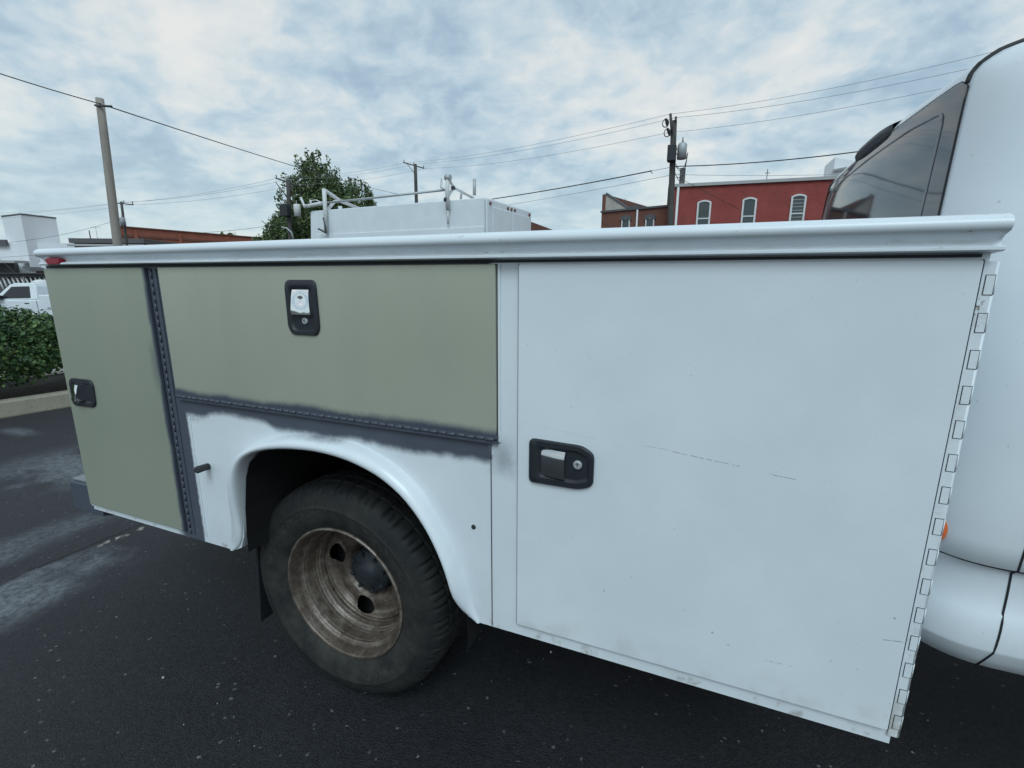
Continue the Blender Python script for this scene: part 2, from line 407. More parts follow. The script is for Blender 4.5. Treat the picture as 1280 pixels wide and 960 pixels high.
M['galv_dull'] = flat('dull step plate', (.22, .23, .25), .6, sc_=14)
M['ceramic'] = flat('insulator', (.30, .28, .27), .3)
M['dark_metal'] = flat('dark metal', (.05, .055, .06), .5)
def brick(name, c1, c2, mortar, patch):
    def f(t, s):
        o = t.obj(); x, y, z = t.sep(o)
        n = t.n.new('ShaderNodeTexBrick'); t.put(n.inputs['Vector'], t.comb(t.add(x, y), z, 0.0))
        n.inputs['Scale'].default_value = 1; n.inputs['Brick Width'].default_value = .21; n.inputs['Row Height'].default_value = .075
        n.inputs['Mortar Size'].default_value = .006; n.inputs['Color1'].default_value = c1 + (1,); n.inputs['Color2'].default_value = c2 + (1,); n.inputs['Mortar'].default_value = mortar + (1,)
        k = t.step(t.noise(o, .45, 5, .65), .42, .7); c = t.mix(t.mul(k, .5), n.outputs[0], patch)
        c = t.mix(t.mul(t.step(t.noise(t.comb(t.mul(x, 1.2), 0.0, t.mul(z, .25)), 2, 4), .5, .8), .35), c, (.10, .05, .045))
        s(base=c, rough=.9, normal=t.bump(n.outputs[1], .4, -.006))
    return new_mat(name, f)
M['brick_paint'] = brick('painted red brick', (.30, .062, .052), (.25, .048, .043), (.22, .05, .045), (.34, .085, .07))
M['brick_old'] = brick('old brown brick', (.19, .065, .045), (.13, .045, .034), (.16, .12, .10), (.22, .09, .06))
M['brick_orange'] = brick('orange red brick', (.34, .10, .06), (.27, .075, .048), (.24, .12, .08), (.38, .13, .08))
M['stone_trim'] = flat('grey roof coping', (.40, .40, .40), .8, sc_=2)
M['stucco'] = flat('white stucco', (.74, .755, .78), .9, amp=.06, sc_=.6)
M['render'] = flat('flaking parapet render', (.42, .39, .35), .9, amp=.4, sc_=1.2)
M['dark_roof'] = flat('dark roofing', (.11, .11, .115), .9, sc_=2)
M['white_trim'] = flat('white window trim', (.66, .66, .66), .6, sc_=3)
M['maroon'] = flat('maroon siding', (.16, .05, .05), .8, sc_=2)
M['tan'] = flat('tan plastic tank', (.36, .35, .32), .6, sc_=3)
M['bark'] = flat('bark', (.10, .08, .065), .95, amp=.4, sc_=12, bmp=.8)
def leaf(name, a, b, c3):
    def f(t, s):
        r = t.n.new('ShaderNodeNewGeometry').outputs['Random Per Island']
        s(base=t.ramp(r, [(.0, a), (.55, b), (.93, c3), (1.0, tuple(min(1, q * 1.5) for q in c3))]), rough=.5, spec=.35)
        s(**{'Subsurface Weight': 0.0})
    return new_mat(name, f)
M['leaf_hedge'] = leaf('hedge leaf', (.022, .055, .020), (.055, .115, .034), (.115, .175, .055))
M['leaf_tree'] = leaf('tree leaf', (.055, .095, .045), (.11, .155, .065), (.18, .215, .09))

# ------------------------------------------------------------------ the ground: one sheet, dropping a little beyond the hedge
def gz(x, y):
    k = min(1, max(0, (-x - 8.0) / 9.0)); return -0.045 - 0.75 * k * k * (3 - 2 * k)
gx = [-900, -300, -120, -60, -40, -30, -24, -20, -17, -15, -13, -11.5, -10, -8, -6, -4, -2, 0, 2, 4, 8, 16, 40, 120, 400, 900]
gy = [-600, -200, -60, -20, -8, -4, -2, 0, 2, 4, 8, 14, 20, 30, 45, 70, 120, 300, 900]
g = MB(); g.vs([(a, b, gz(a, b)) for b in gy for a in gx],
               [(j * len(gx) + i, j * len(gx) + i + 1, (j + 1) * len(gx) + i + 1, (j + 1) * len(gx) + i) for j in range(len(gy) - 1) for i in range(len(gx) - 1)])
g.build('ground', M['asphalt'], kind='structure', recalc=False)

# kerb and planting bed along the edge of the lot
KA, KB = Vector((-5.45, -2.9, 0)), Vector((-3.0, 10.0, 0))
kd = (KB - KA).normalized(); kn = Vector((-kd.y, kd.x, 0))       # kn points away from the lot
def strip(name, mat, off0, off1, z0, z1, bevel=0, ext=0):
    b = MB(); a = KA - kd * ext; c = KB + kd * ext
    P = [a + kn * off0, c + kn * off0, c + kn * off1, a + kn * off1]
    b.vs([(p.x, p.y, z0) for p in P] + [(p.x, p.y, z1) for p in P], [(0, 1, 2, 3), (4, 5, 6, 7), (0, 1, 5, 4), (1, 2, 6, 5), (2, 3, 7, 6), (3, 0, 4, 7)])
    return b.build(name, mat, bevel=bevel, kind='structure')
strip('kerb', M['concrete'], 0, .16, -.05, .135, .02)
strip('planting_bed', M['mulch'], .165, 1.75, -.05, .085)
strip('path', M['walk'], 1.76, 3.1, -.05, .10)

# ------------------------------------------------------------------ THE WHITE UTILITY TRUCK
G0, ZT = .505, 1.450           # bottom of the service body, top of its doors
BL, BW = 2.645, 2.40           # service body length and width
truck = empty('utility_truck', (0, 0, 0), label='white utility truck with grey-green primed rear doors and a white front door, filling the foreground', cat='truck')

arch_in = [(.792, G0 - .001), (.832, .523), (.852, .572), (.862, .68), (.884, .794), (.908, .848), (.948, .882), (1.0, .903), (1.103, .924), (1.227, .934), (1.34, .925), (1.445, .895), (1.519, .851), (1.59, .773), (1.636, .683), (1.656, .612), (1.666, .565), (1.678, .535), (1.696, .514), (1.722, G0)]
def side_mesh(y0, y1):
    b = MB(); arch = arch_in
    b.prism([(0, G0), (arch[0][0], G0), (arch[0][0], 1.46), (0, 1.46)], y0, y1)
    for p, q in zip(arch, arch[1:]): b.prism([p, q, (q[0], 1.46), (p[0], 1.46)], y0, y1)
    q = arch[-1]; b.prism([q, (BL, G0), (BL, 1.46), (q[0], 1.46)], y0, y1)
    bm = bmesh.new(); vs_ = [bm.verts.new(v) for v in b.v]
    for f_ in b.f: bm.faces.new([vs_[i] for i in f_])
    bmesh.ops.remove_doubles(bm, verts=bm.verts, dist=1e-5)
    inner = [f_ for f_ in bm.faces if abs(f_.normal.x) > .99 and len(f_.verts) == 4 and len([g_ for g_ in f_.edges if len(g_.link_faces) > 2]) >= 2]
    bmesh.ops.delete(bm, geom=inner, context='FACES'); bm.verts.index_update()
    b = MB(); b.vs([v.co[:] for v in bm.verts], [tuple(v.index for v in f_.verts) for f_ in bm.faces]); bm.free()
    return b
side_mesh(0.0, .48).build('side_panel', M['side'], truck)
side_mesh(BW - .48, BW).build('side_panel', M['white'], truck)
fl = MB(); fl.box(.02, BL - .02, .485, BW - .485, .98, 1.03); fl.build('bed_floor', M['galv'], truck)
fl = MB(); fl.box(BL - .05, BL - .01, .485, BW - .485, 1.035, 1.44); fl.build('bulkhead', M['white'], truck)
fl = MB(); fl.box(.0, .04, .485, BW - .485, .95, 1.42); fl.build('tailgate', M['primer'], truck, .006)

# wheel well liner
wl = MB(); P = [(x_, z_) for x_, z_ in arch_in[1:-1]]; P2 = [(1.28 + (x_ - 1.28) * 1.06, .55 + (z_ - .55) * 1.05) for x_, z_ in P]
n = len(P)
for yy0, yy1 in ((.004, .80),):
    Pi = [(1.285 + (a - 1.285) * .984, b - .008) for a, b in P[1:]]; n = len(Pi)
    pts = [(a, yy0, b) for a, b in Pi] + [(a, yy1, b) for a, b in Pi]
    wl.vs(pts, [(i, i + 1, n + i + 1, n + i) for i in range(n - 1)])
wl.vs([(.75, .80, .45), (1.80, .80, .45), (1.80, .80, .99), (.75, .80, .99)], [(0, 1, 2, 3)])
wl.vs([(Pi[0][0], .004, .51), (Pi[0][0], .80, .51), (Pi[0][0], .80, Pi[0][1]), (Pi[0][0], .004, Pi[0][1])], [(0, 1, 2, 3)])
wl.vs([(Pi[-1][0], .004, .40), (Pi[-1][0], .80, .40), (Pi[-1][0], .80, Pi[-1][1]), (Pi[-1][0], .004, Pi[-1][1])], [(0, 1, 2, 3)])
wl.build('wheel_well', M['black'], truck)

# rolled fender flare
outer = [(.775, G0 - .001), (.792, .57), (.806, .665), (.830, .777), (.862, .845), (.912, .895), (1.02, .946), (1.12, .968), (1.242, .977), (1.354, .970), (1.459, .94), (1.557, .876), (1.627, .775), (1.680, .66), (1.698, .59), (1.712, .545), (1.730, G0)]
def resample(pl, n):
    d = [0]
    for a, b in zip(pl, pl[1:]): d.append(d[-1] + sqrt((a[0] - b[0]) ** 2 + (a[1] - b[1]) ** 2))
    out = []
    for k in range(n):
        s_ = d[-1] * k / (n - 1); i = max(j for j in range(len(d)) if d[j] <= s_ + 1e-9); i = min(i, len(pl) - 2)
        u = (s_ - d[i]) / (d[i + 1] - d[i]); out.append((pl[i][0] + (pl[i + 1][0] - pl[i][0]) * u, pl[i][1] + (pl[i + 1][1] - pl[i][1]) * u))
    for _ in range(3):
        out = [out[0]] + [tuple((out[i - 1][j] + 2 * out[i][j] + out[i + 1][j]) / 4 for j in (0, 1)) for i in range(1, n - 1)] + [out[-1]]
    return out
NS = 56
oi, oo = resample(arch_in, NS), resample(outer, NS)
prof = [(0.0, .001), (.035, -.005), (.10, -.014), (.22, -.027), (.38, -.036), (.58, -.0405), (.78, -.039), (.92, -.031), (.985, -.020), (1.0, -.008), (1.0, .02)]
fm = MB(); pts = []
for i_, ((ax, az), (bx, bz)) in enumerate(zip(oo, oi)):
    e_ = min(1, i_ / 13, (NS - 1 - i_) / 5); e_ = .10 + .90 * e_ * e_ * (3 - 2 * e_)
    for u, d in prof: pts.append((ax + (bx - ax) * u, (d * e_ - .0012) if d < 0 else d, az + (bz - az) * u))
k = len(prof)
fm.vs(pts, [(i * k + j, i * k + j + 1, (i + 1) * k + j + 1, (i + 1) * k + j) for i in range(NS - 1) for j in range(k - 1)], True)
fm.build('fender_flare', M['side'], truck)
# left of the arch the flare ends in a flat leg
# top rail
rp = [(.055, 1.455), (.055, 1.500), (.052, 1.511), (.044, 1.5165), (.0, 1.518), (-.020, 1.5175), (-.032, 1.514), (-.039, 1.507), (-.040, 1.499), (-.036, 1.492), (-.022, 1.486), (-.015, 1.481), (-.0135, 1.476), (-.015, 1.4715), (-.026, 1.4695), (-.031, 1.4675), (-.031, 1.4635), (-.026, 1.4615), (-.010, 1.4605), (.004, 1.459)]
for k_, yo in ((1, 0), (-1, BW)):
    r_ = MB(); r_.prism([(yo + k_ * a, b) for a, b in rp], .022, BL + .004, 'x', True); o = r_.build('top_rail', M['rail'], truck)
    o.data.polygons.foreach_set('use_smooth', [len(p.vertices) == 4 for p in o.data.polygons])
    ms = o.modifiers.new('e', 'EDGE_SPLIT'); ms.split_angle = radians(50)
seal = MB(); seal.box(.004, BL - .012, -.004, .0, 1.4535, 1.4585); seal.build('rail_shade_strip', M['gasket'], truck)  # black strip standing in for the shadow gap under the rail

# doors
def door(x0, x1, z0, z1, mat, label, th=.011, seam_shade=(1, 1, 1, 1)):
    b = MB(); b.prism(rrect(x0, x1, z0, z1, .004, 2), -th, -.0015); d = b.build('compartment_door', mat, truck, .0022, 2, label=label)
    e = .0028
    for on, bx in zip(seam_shade, ((x0 - e, x0 + .004, -.003, .0, z0 - e, z1), (x1 - .004, x1 + e, -.003, .0, z0 - e, z1), (x0 + .0045, x1 - .0045, -.003, .0, z0 - e, z0 + .004))):
        if on: q = MB(); q.box(*bx); q.build('gasket', M['gasket'], d)  # dark strips added to deepen the thin shade lines round the door
    return d
door(.006, .566, .533, ZT, M['green_rear'], 'tall rear door in grey-green primer', .013, (0, 1, 1, 1))
dm = door(.632, 1.786, 1.046, ZT, M['green_mid'], 'wide middle door in grey-green primer above the wheel', .013, (1, 1, 0, 0))
door(1.841, 2.6350, .541, ZT, M['white_door'], 'large white front door', .010)
# trim seams pressed into the side
s_ = MB(); s_.box(1.7665, 1.7685, -.0016, 0, .508, 1.03); s_.build('panel_seam', M['gasket'], truck)
s_ = MB(); s_.prism([(.6565, .53), (.6585, .53), (.6605, .96), (.6575, .96)], -.0016, 0); s_.build('panel_seam', M['gasket'], truck)
s_ = MB(); s_.box(.6605, .6665, -.004, 0, .53, .965); s_.build('edge_bead', M['white'], truck, .001)
s_ = MB(); s_.box(1.7885, 1.795, -.005, 0, 1.03, ZT); s_.build('edge_bead', M['white'], truck, .001)
# rear corner edge and sill
s_ = MB(); s_.box(-.006, .0045, -.004, .05, .52, 1.455); s_.build('corner_post', M['white'], truck, .002)

# piano hinges: a hinge per door, each knuckle a mesh of its own
def hinge(axis, c0, c1, cross, r, pitch, mat, y=-.006, leaf_=None, label=None):
    root = None; n = int((c1 - c0) / pitch)
    lf = MB()
    if axis == 'z': lf.box(cross + leaf_[0], cross + leaf_[1], leaf_[2], leaf_[3], c0, c1)
    else: lf.box(c0, c1, leaf_[2], leaf_[3], cross + leaf_[0], cross + leaf_[1])
    root = lf.build('piano_hinge', mat, truck, label=label)
    pin = MB(); pin.tube([(cross, y, c0), (cross, y, c1)] if axis == 'z' else [(c0, y, cross), (c1, y, cross)], r * .62, 8)
    pin.build('hinge_pin', M['gasket'], root)
    kb = MB(); h = pitch * .5 - .0035
    kb.tube([(0, 0, 0), (0, 0, h * 2 if False else pitch - .0025)] if axis == 'z' else [(0, 0, 0), (pitch - .003, 0, 0)], r, 12)
    first = None
    for i in range(n):
        big = (i % 2 == 0)
        if first is None:
            first = kb.build('hinge_knuckle', mat, root); k_ = first
        else:
            k_ = first.copy(); col.objects.link(k_)
        off = 0 if big else -.0012 
        k_.location = (cross, y + off, c0 + i * pitch) if axis == 'z' else (c0 + i * pitch, y + off, cross)
    return root
hinge('z', .524, 1.447, .5865, .0027, .0255, M['primer'], y=-.0042, leaf_=(-.0195, .0195, -.0030, -.0002), label='dark primed vertical hinge')
hinge('x', .632, 1.790, 1.0385, .0038, .0262, M['primer'], y=-.0130, leaf_=(-.012, .010, -.0125, -.0002), label='dark primed hinge below the middle door')
# the front hinge: white, C-shaped knuckles wrapped round the front corner
hr = MB(); hr.box(2.6378, BL + .008, -.0052, -.0002, .528, 1.447); hr.tube([(BL + .0085, -.0008, .528), (BL + .0085, -.0008, 1.447)], .0044, 12)
fh = hr.build('piano_hinge', M['white_hinge'], truck, label='white painted front hinge')
kp = .0605; dk = wk = None
for i in range(15):
    z0_ = .548 + i * kp
    if dk is None:
        q = MB(); q.prism([(2.6418, -.0012), (BL + .0100, -.0012), (BL + .0100, .0312), (2.6418, .0312)], -.0058, -.0010); dk = q.build('hinge_gap', M['gasket'], fh)
        q = MB(); q.prism([(2.6429, 0), (BL + .009, 0), (BL + .009, .030), (2.6429, .030)], -.0062, -.0020); q.tube([(BL + .0086, -.0012, 0), (BL + .0086, -.0012, .030)], .0047, 12); wk = q.build('hinge_knuckle', M['white_hinge'], fh)
        a_, c_ = dk, wk
    else:
        a_, c_ = dk.copy(), wk.copy(); col.objects.link(a_); col.objects.link(c_)
    a_.location = (0, 0, z0_); c_.location = (0, 0, z0_)

# slam handles: bezel > paddle, lock
def handle(poly, cav, pad, lock, lean, mats, label=None, tilt=0.0, facet=0.0):
    yb = -.012
    n = len(poly)
    cx = sum(p[0] for p in cav) / len(cav); cz = sum(p[1] for p in cav) / len(cav)
    b = MB()
    # rim: outer edge -> raised lip -> cavity edge -> cavity floor
    mfr = lambda P, k: [(cx + (p[0] - cx) * k, cz + (p[1] - cz) * k) for p in P]
    outer_ = resample_loop(round_poly(poly, .012), 64); cav_ = resample_loop(round_poly(cav, .010), 64)
    def align(A, B):
        j = min(range(len(B)), key=lambda q: (B[q][0] - A[0][0]) ** 2 + (B[q][1] - A[0][1]) ** 2); return B[j:] + B[:j]
    cav_ = align(outer_, cav_)
    rings = [[(p[0], -.011, p[1]) for p in outer_], [(p[0], -.0165, p[1]) for p in outer_],
             [(p[0] + (cx - p[0]) * .045, -.0195, p[1] + (cz - p[1]) * .045) for p in outer_],
             [(p[0] * .9 + cx * .0 + q[0] * .1, -.0195, p[1] * .9 + q[1] * .1) for p, q in zip(cav_, outer_)],
             [(p[0], -.0178, p[1]) for p in cav_], [(p[0] + (cx - p[0]) * .10, -.0138, p[1] + (cz - p[1]) * .10) for p in cav_]]
    V = [v for r in rings for v in r]; N = 64
    b.vs(V, [(i * N + k, i * N + (k + 1) % N, (i + 1) * N + (k + 1) % N, (i + 1) * N + k) for i in range(len(rings) - 1) for k in range(N)], True)
    b.f.append(tuple(len(V) - N + k for k in range(N))); b.sm.append(False)
    h = b.build('door_handle', M['plastic'], truck, label=label)
    ms = h.modifiers.new('e', 'EDGE_SPLIT'); ms.split_angle = radians(40)
    # paddle: a bent plate, hinged on one side and standing proud on the other
    pb = MB(); (x0, x1, z0, z1) = pad; nx = 10; nz = 10
    for sgn in (0, 1):
        pass
    def py(u, v):
        if lean == 'x': return -.0165 - .0105 * sin(u * pi * .5) - .003 * sin(v * pi * .8) - tilt * (1 - v) + facet * max(0, v - .84) / .16
        return -.0165 - .0095 * (sin((1 - v) * pi * .5) ** .8 if v < 1 else 0) + .0048 * exp_(-((v - .55) / .20) ** 2 - ((u - .5) / .26) ** 2) - .002 * sin(u * pi)
    V = []
    for i in range(nx + 1):
        for j in range(nz + 1):
            u, v = i / nx, j / nz; tap = 0
            xx = x0 + (x1 - x0) * u; zq = z0 + (z1 - z0) * v
            if lean == 'z': xx += (u - .2) * (1 - v) * .010
            V.append((xx, py(u, v), zq))
    m_ = nz + 1; fs = [(i * m_ + j, (i + 1) * m_ + j, (i + 1) * m_ + j + 1, i * m_ + j + 1) for i in range(nx) for j in range(nz)]
    pb.vs(V, fs, True); back = [(a, -.0125, c) for a, _, c in V]; pb.vs(back, [f[::-1] for f in fs], False)
    edge = [i * m_ for i in range(nx + 1)] + [nx * m_ + j for j in range(1, m_)] + [i * m_ + nz for i in range(nx - 1, -1, -1)] + [j for j in range(nz - 1, 0, -1)]
    o_ = len(V)
    for a, c in zip(edge, edge[1:] + edge[:1]): pb.f.append((a, c, c + o_, a + o_)); pb.sm.append(False)
    o = pb.build('paddle', mats[0], h); o.modifiers.new('e', 'EDGE_SPLIT').split_angle = radians(45)
    if lock:
        lx, lz, lr = lock; l = MB(); l.lathe_y([(0, -.0190), (lr * .25, -.0190), (lr * .25, -.0180), (lr * .3, -.0180), (lr * .3, -.0195), (lr * .8, -.0192), (lr, -.0175), (lr, -.0125)], lx, lz, 20)
        l.build('lock_cylinder', mats[1], h)
        l = MB(); l.box(lx - lr * .07, lx + lr * .07, -.0201, -.0196, lz - lr * .5, lz + lr * .5); l.build('key_slot', M['black'], h)
    return h
def resample_loop(P, n):
    P = list(P) + [P[0]]; d = [0]
    for a, b in zip(P, P[1:]): d.append(d[-1] + sqrt((a[0] - b[0]) ** 2 + (a[1] - b[1]) ** 2))
    out = []; i = 0
    for k in range(n):
        s_ = d[-1] * k / n
        while i < len(d) - 2 and d[i + 1] <= s_: i += 1
        u = (s_ - d[i]) / max(1e-9, d[i + 1] - d[i]); out.append((P[i][0] + (P[i + 1][0] - P[i][0]) * u, P[i][1] + (P[i + 1][1] - P[i][1]) * u))
    return out
handle([(1.873, .946), (1.995, .947), (2.027, .960), (2.027, 1.036), (2.000, 1.052), (1.873, 1.055)],
       [(1.899, .966), (1.985, .963), (2.016, .972), (2.016, 1.026), (1.990, 1.038), (1.899, 1.038)],
       (1.904, 1.962, .970, 1.034), (1.990, 1.006, .0105), 'x', (M['chrome_dull'], M['galv']), 'black slam handle with dull chrome paddle', 0, .008)
handle([(1.158, 1.285), (1.170, 1.265), (1.258, 1.265), (1.270, 1.285), (1.268, 1.400), (1.262, 1.414), (1.170, 1.414), (1.158, 1.404)],
       [(1.174, 1.290), (1.184, 1.276), (1.246, 1.276), (1.254, 1.290), (1.252, 1.392), (1.176, 1.392)],
       (1.184, 1.242, 1.322, 1.388), (1.220, 1.304, .0095), 'z', (M['chrome'], M['galv']), 'upright black slam handle with bright chrome paddle')
handle([(.032, .958), (.044, .945), (.160, .949), (.180, .964), (.184, 1.040), (.170, 1.055), (.050, 1.053), (.034, 1.040)],
       [(.056, .966), (.155, .966), (.164, .976), (.166, 1.030), (.156, 1.038), (.056, 1.036)],
       (.061, .112, .972, 1.032), None, 'x', (M['chrome'], M['galv']), 'black slam handle with chrome paddle near the rear corner', .016)

# small things on the side
b = MB(); b.tube([(.722, .0, .800), (.726, -.020, .803), (.742, -.050, .810), (.745, -.053, .811)], [.0115, .0115, .012, .009], 14); b.build('rubber_bumper', M['gasket'], truck, .002)
b = MB(); b.lathe_y([(0, -.004), (.005, -.0035), (.0065, -.001), (.0065, .001)], 1.716, .787, 14); b.build('screw', M['gasket'], truck)
b = MB(); b.prism(round_poly([(.082, 1.4625), (.150, 1.4625), (.158, 1.470), (.156, 1.481), (.090, 1.4855), (.070, 1.480)], .008), -.0345, -.012); b.build('marker_lamp', M['red_lens'], truck, .004, 3, label='red side marker lamp under the rail')
b = MB(); b.prism([(-.045, .80), (-.007, .80), (-.007, .60), (-.045, .60)], .010, .05); b.build('corner_guard', M['primer'], truck, .002)
# rear step bumper
b = MB(); b.prism([(-.215, .452), (-.010, .452), (-.010, .585), (-.215, .578)], .030, BW - .03); b.build('rear_bumper', M['primer'], truck, .006)
b = MB(); b.box(-.205, -.012, .04, BW - .04, .5835, .589); b.build('step_plate', M['galv_dull'], truck)
b = MB(); b.prism([(-.008, .503), (.10, .503), (.05, .470), (-.008, .46)], .032, .07); b.build('bumper_bracket', M['black'], truck)

# wheels
WX, WZ, WR = 1.150, .357, .398
def tyre_mesh(cx, cz, y0, hi=True):
    pr = [(.236, .030), (.243, .026), (.262, .012), (.288, .004), (.315, .0), (.322, -.0015), (.325, .0005), (.345, .003), (.362, .011), (.374, .020), (.383, .031), (.388, .045), (.391, .062),
          (.3835, .064), (.3835, .072), (.392, .074), (.393, .105), (.385, .107), (.385, .115), (.3935, .117), (.3935, .128), (.3935, .139), (.385, .141), (.385, .149), (.392, .151), (.391, .182), (.3835, .184),
          (.3835, .192), (.388, .200), (.380, .222), (.362, .238), (.325, .246), (.262, .232), (.236, .215)]
    N = 288 if hi else 96
    def fn(r, yy, j, k):
        if 8 <= j <= 12 or 25 <= j <= 28:
            g_ = (k % 6) in (0,) or ((k % 6) == 3 and j in (10, 11, 26, 27) and (k // 6) % 2)
            if g_: return r - (.008 if j >= 10 else .004)
        if j in (15, 16, 19, 20, 21, 22, 23, 24) and (k + (j % 3)) % 6 == 1: return r - .008
        if j in (3, 4) and k % 48 in (4, 5, 6, 11, 12, 14, 19, 20, 22, 23): return r
        return r
    b = MB(); b.lathe_y([(r, y0 + q) for r, q in pr], cx, cz, N, True, fn=fn if hi else None)
    # raised ribs and serrations on the sidewall
    if hi:
        for k in range(96):
            if (k // 8) % 3 == 2: continue
            a = 2 * pi * k / 96; ca, sa = cos(a), sin(a); r0, r1 = .330, .338 + .006 * (k % 2)
            wv = .0016
            b.vs([(cx + r0 * ca - wv * sa, y0 - .0006, cz + r0 * sa + wv * ca), (cx + r1 * ca - wv * sa, y0 + .0016, cz + r1 * sa + wv * ca), (cx + r1 * ca + wv * sa, y0 + .0016, cz + r1 * sa - wv * ca), (cx + r0 * ca + wv * sa, y0 - .0006, cz + r0 * sa - wv * ca)], [(0, 1, 2, 3)])
    return b
def rear_wheel(cx, cy, cz, outer_w=True):
    wroot = empty('wheel', (cx, cy, cz), parent=truck)
    o = tyre_mesh(0, 0, 0); o.v = [(a * 1.012, c, max(d * 1.012, -.043 - cz)) for a, c, d in o.v]; ty = o.build('tyre', M['tyre'], wroot); ty.modifiers.new('e', 'EDGE_SPLIT').split_angle = radians(32)
    rm = [(.228, .056), (.236, .040), (.2435, .030), (.2450, .022), (.2425, .0185), (.236, .0185), (.2325, .024), (.2300, .036), (.2265, .042), (.2265, .052), (.2215, .058), (.2175, .061), (.2150, .064), (.2145, .070), (.2120, .074), (.2110, .106), (.2085, .110), (.2090, .116), (.2050, .120), (.2035, .128), (.1990, .131), (.2000, .137), (.1950, .142), (.1935, .150), (.1955, .154), (.1920, .158), (.1880, .161)]
    b = MB(); b.lathe_y(rm, 0, 0, 96); rim = b.build('rim', M['rim'], wroot)
    # disc with four hand holes
    N = 96; rad = [.190, .183, .178, .172, .162, .150, .138, .126, .115, .105, .098, .092]
    dep = [.160, .156, .160, .170, .176, .175, .172, .170, .172, .182, .196, .206]
    def pt(i, k):
        a = 2 * pi * k / N; return (rad[i] * cos(a), dep[i], rad[i] * sin(a))
    b = MB(); V = [pt(i, k) for i in range(len(rad)) for k in range(N)]; fs = []
    holes = [radians(q) for q in (164, 259, 344, 74)]
    # a fine grid, faces whose centre lies in a hole are dropped, and hole rims are snapped to the oval
    RR = 70; TT = 640; r0, r1 = .190, .090
    def depth(r):
        for i in range(len(rad) - 1):
            if rad[i] >= r >= rad[i + 1]:
                u = (rad[i] - r) / (rad[i] - rad[i + 1]); return dep[i] + (dep[i + 1] - dep[i]) * u
        return dep[-1]
    def hval(r, a):
        best = 9
        for ha in holes:
            dx = (a - ha + pi) % (2 * pi) - pi; u = dx * .148 / .037; v = (r - .147) / .031
            best = min(best, (abs(u) ** 3.4 + abs(v) ** 3.4) ** (1 / 3.4))
        return best
    V = []
    for i in range(RR + 1):
        for k in range(TT):
            r = r0 + (r1 - r0) * i / RR; a = 2 * pi * k / TT; h = hval(r, a); d = depth(r)
            if h < 1.35: d -= .004 * max(0, 1 - abs(h - 1.0) / .35)
            V.append((r * cos(a), d, r * sin(a)))
    for i in range(RR):
        for k in range(TT):
            r = r0 + (r1 - r0) * (i + .5) / RR; a = 2 * pi * (k + .5) / TT
            if hval(r, a) > 1.0: fs.append((i * TT + k, i * TT + (k + 1) % TT, (i + 1) * TT + (k + 1) % TT, (i + 1) * TT + k))
    b = MB(); b.vs(V, fs, True); d_ = b.build('wheel_disc', M['rim'], wroot, recalc=False); so = d_.modifiers.new('s', 'SOLIDIFY'); so.thickness = .005; so.offset = 0
    b = MB(); b.lathe_y([(0, .132), (.022, .133), (.036, .137), (.046, .145), (.052, .153), (.066, .158), (.078, .163), (.083, .172), (.084, .205)], 0, 0, 40)
    for k in range(8):
        a = 2 * pi * (k + .3) / 8; cx_, cz_ = .071 * cos(a), .071 * sin(a)
        b.lathe_y([(0, .149), (.006, .149), (.008, .152), (.009, .17)], cx_, cz_, 6, False)
    b.build('hub', M['hub'], wroot)
    b = MB(); b.vs([(.21 * cos(2 * pi * k / 32), .235, .21 * sin(2 * pi * k / 32)) for k in range(32)], [tuple(range(32))]); b.build('brake_drum', M['black'], wroot)
    return wroot
w1 = rear_wheel(WX, .088, WZ)
w2 = copy_tree(w1, truck); w2.location = (WX, .36, WZ)
for yy in (BW - .088, BW - .36):
    w3 = copy_tree(w1, truck); w3.location = (WX, yy, WZ); w3.rotation_euler = (0, 0, pi)
for yy, rz in ((.19, 0), (BW - .19, pi)):
    w3 = copy_tree(w1, truck); w3.location = (5.05, yy, WZ); w3.rotation_euler = (0, 0, rz)
b = MB(); b.tube([(WX, .3, WZ), (WX, BW - .3, WZ)], .06, 14); b.lathe_y([(.0, 1.02), (.12, 1.04), (.17, 1.2), (.12, 1.36), (0, 1.38)], WX, WZ, 20); b.build('rear_axle', M['black'], truck)
for yy in (.82, BW - .90):
    b = MB(); b.box(-.02, 5.6, yy, yy + .08, .62, .84); b.build('frame_rail', M['black'], truck)
# mud flap
b = MB(); b.prism([(.735, .135), (.747, .130), (.792, .62), (.780, .62)], .10, .62); b.build('mud_flap', M['gasket'], truck, .003)

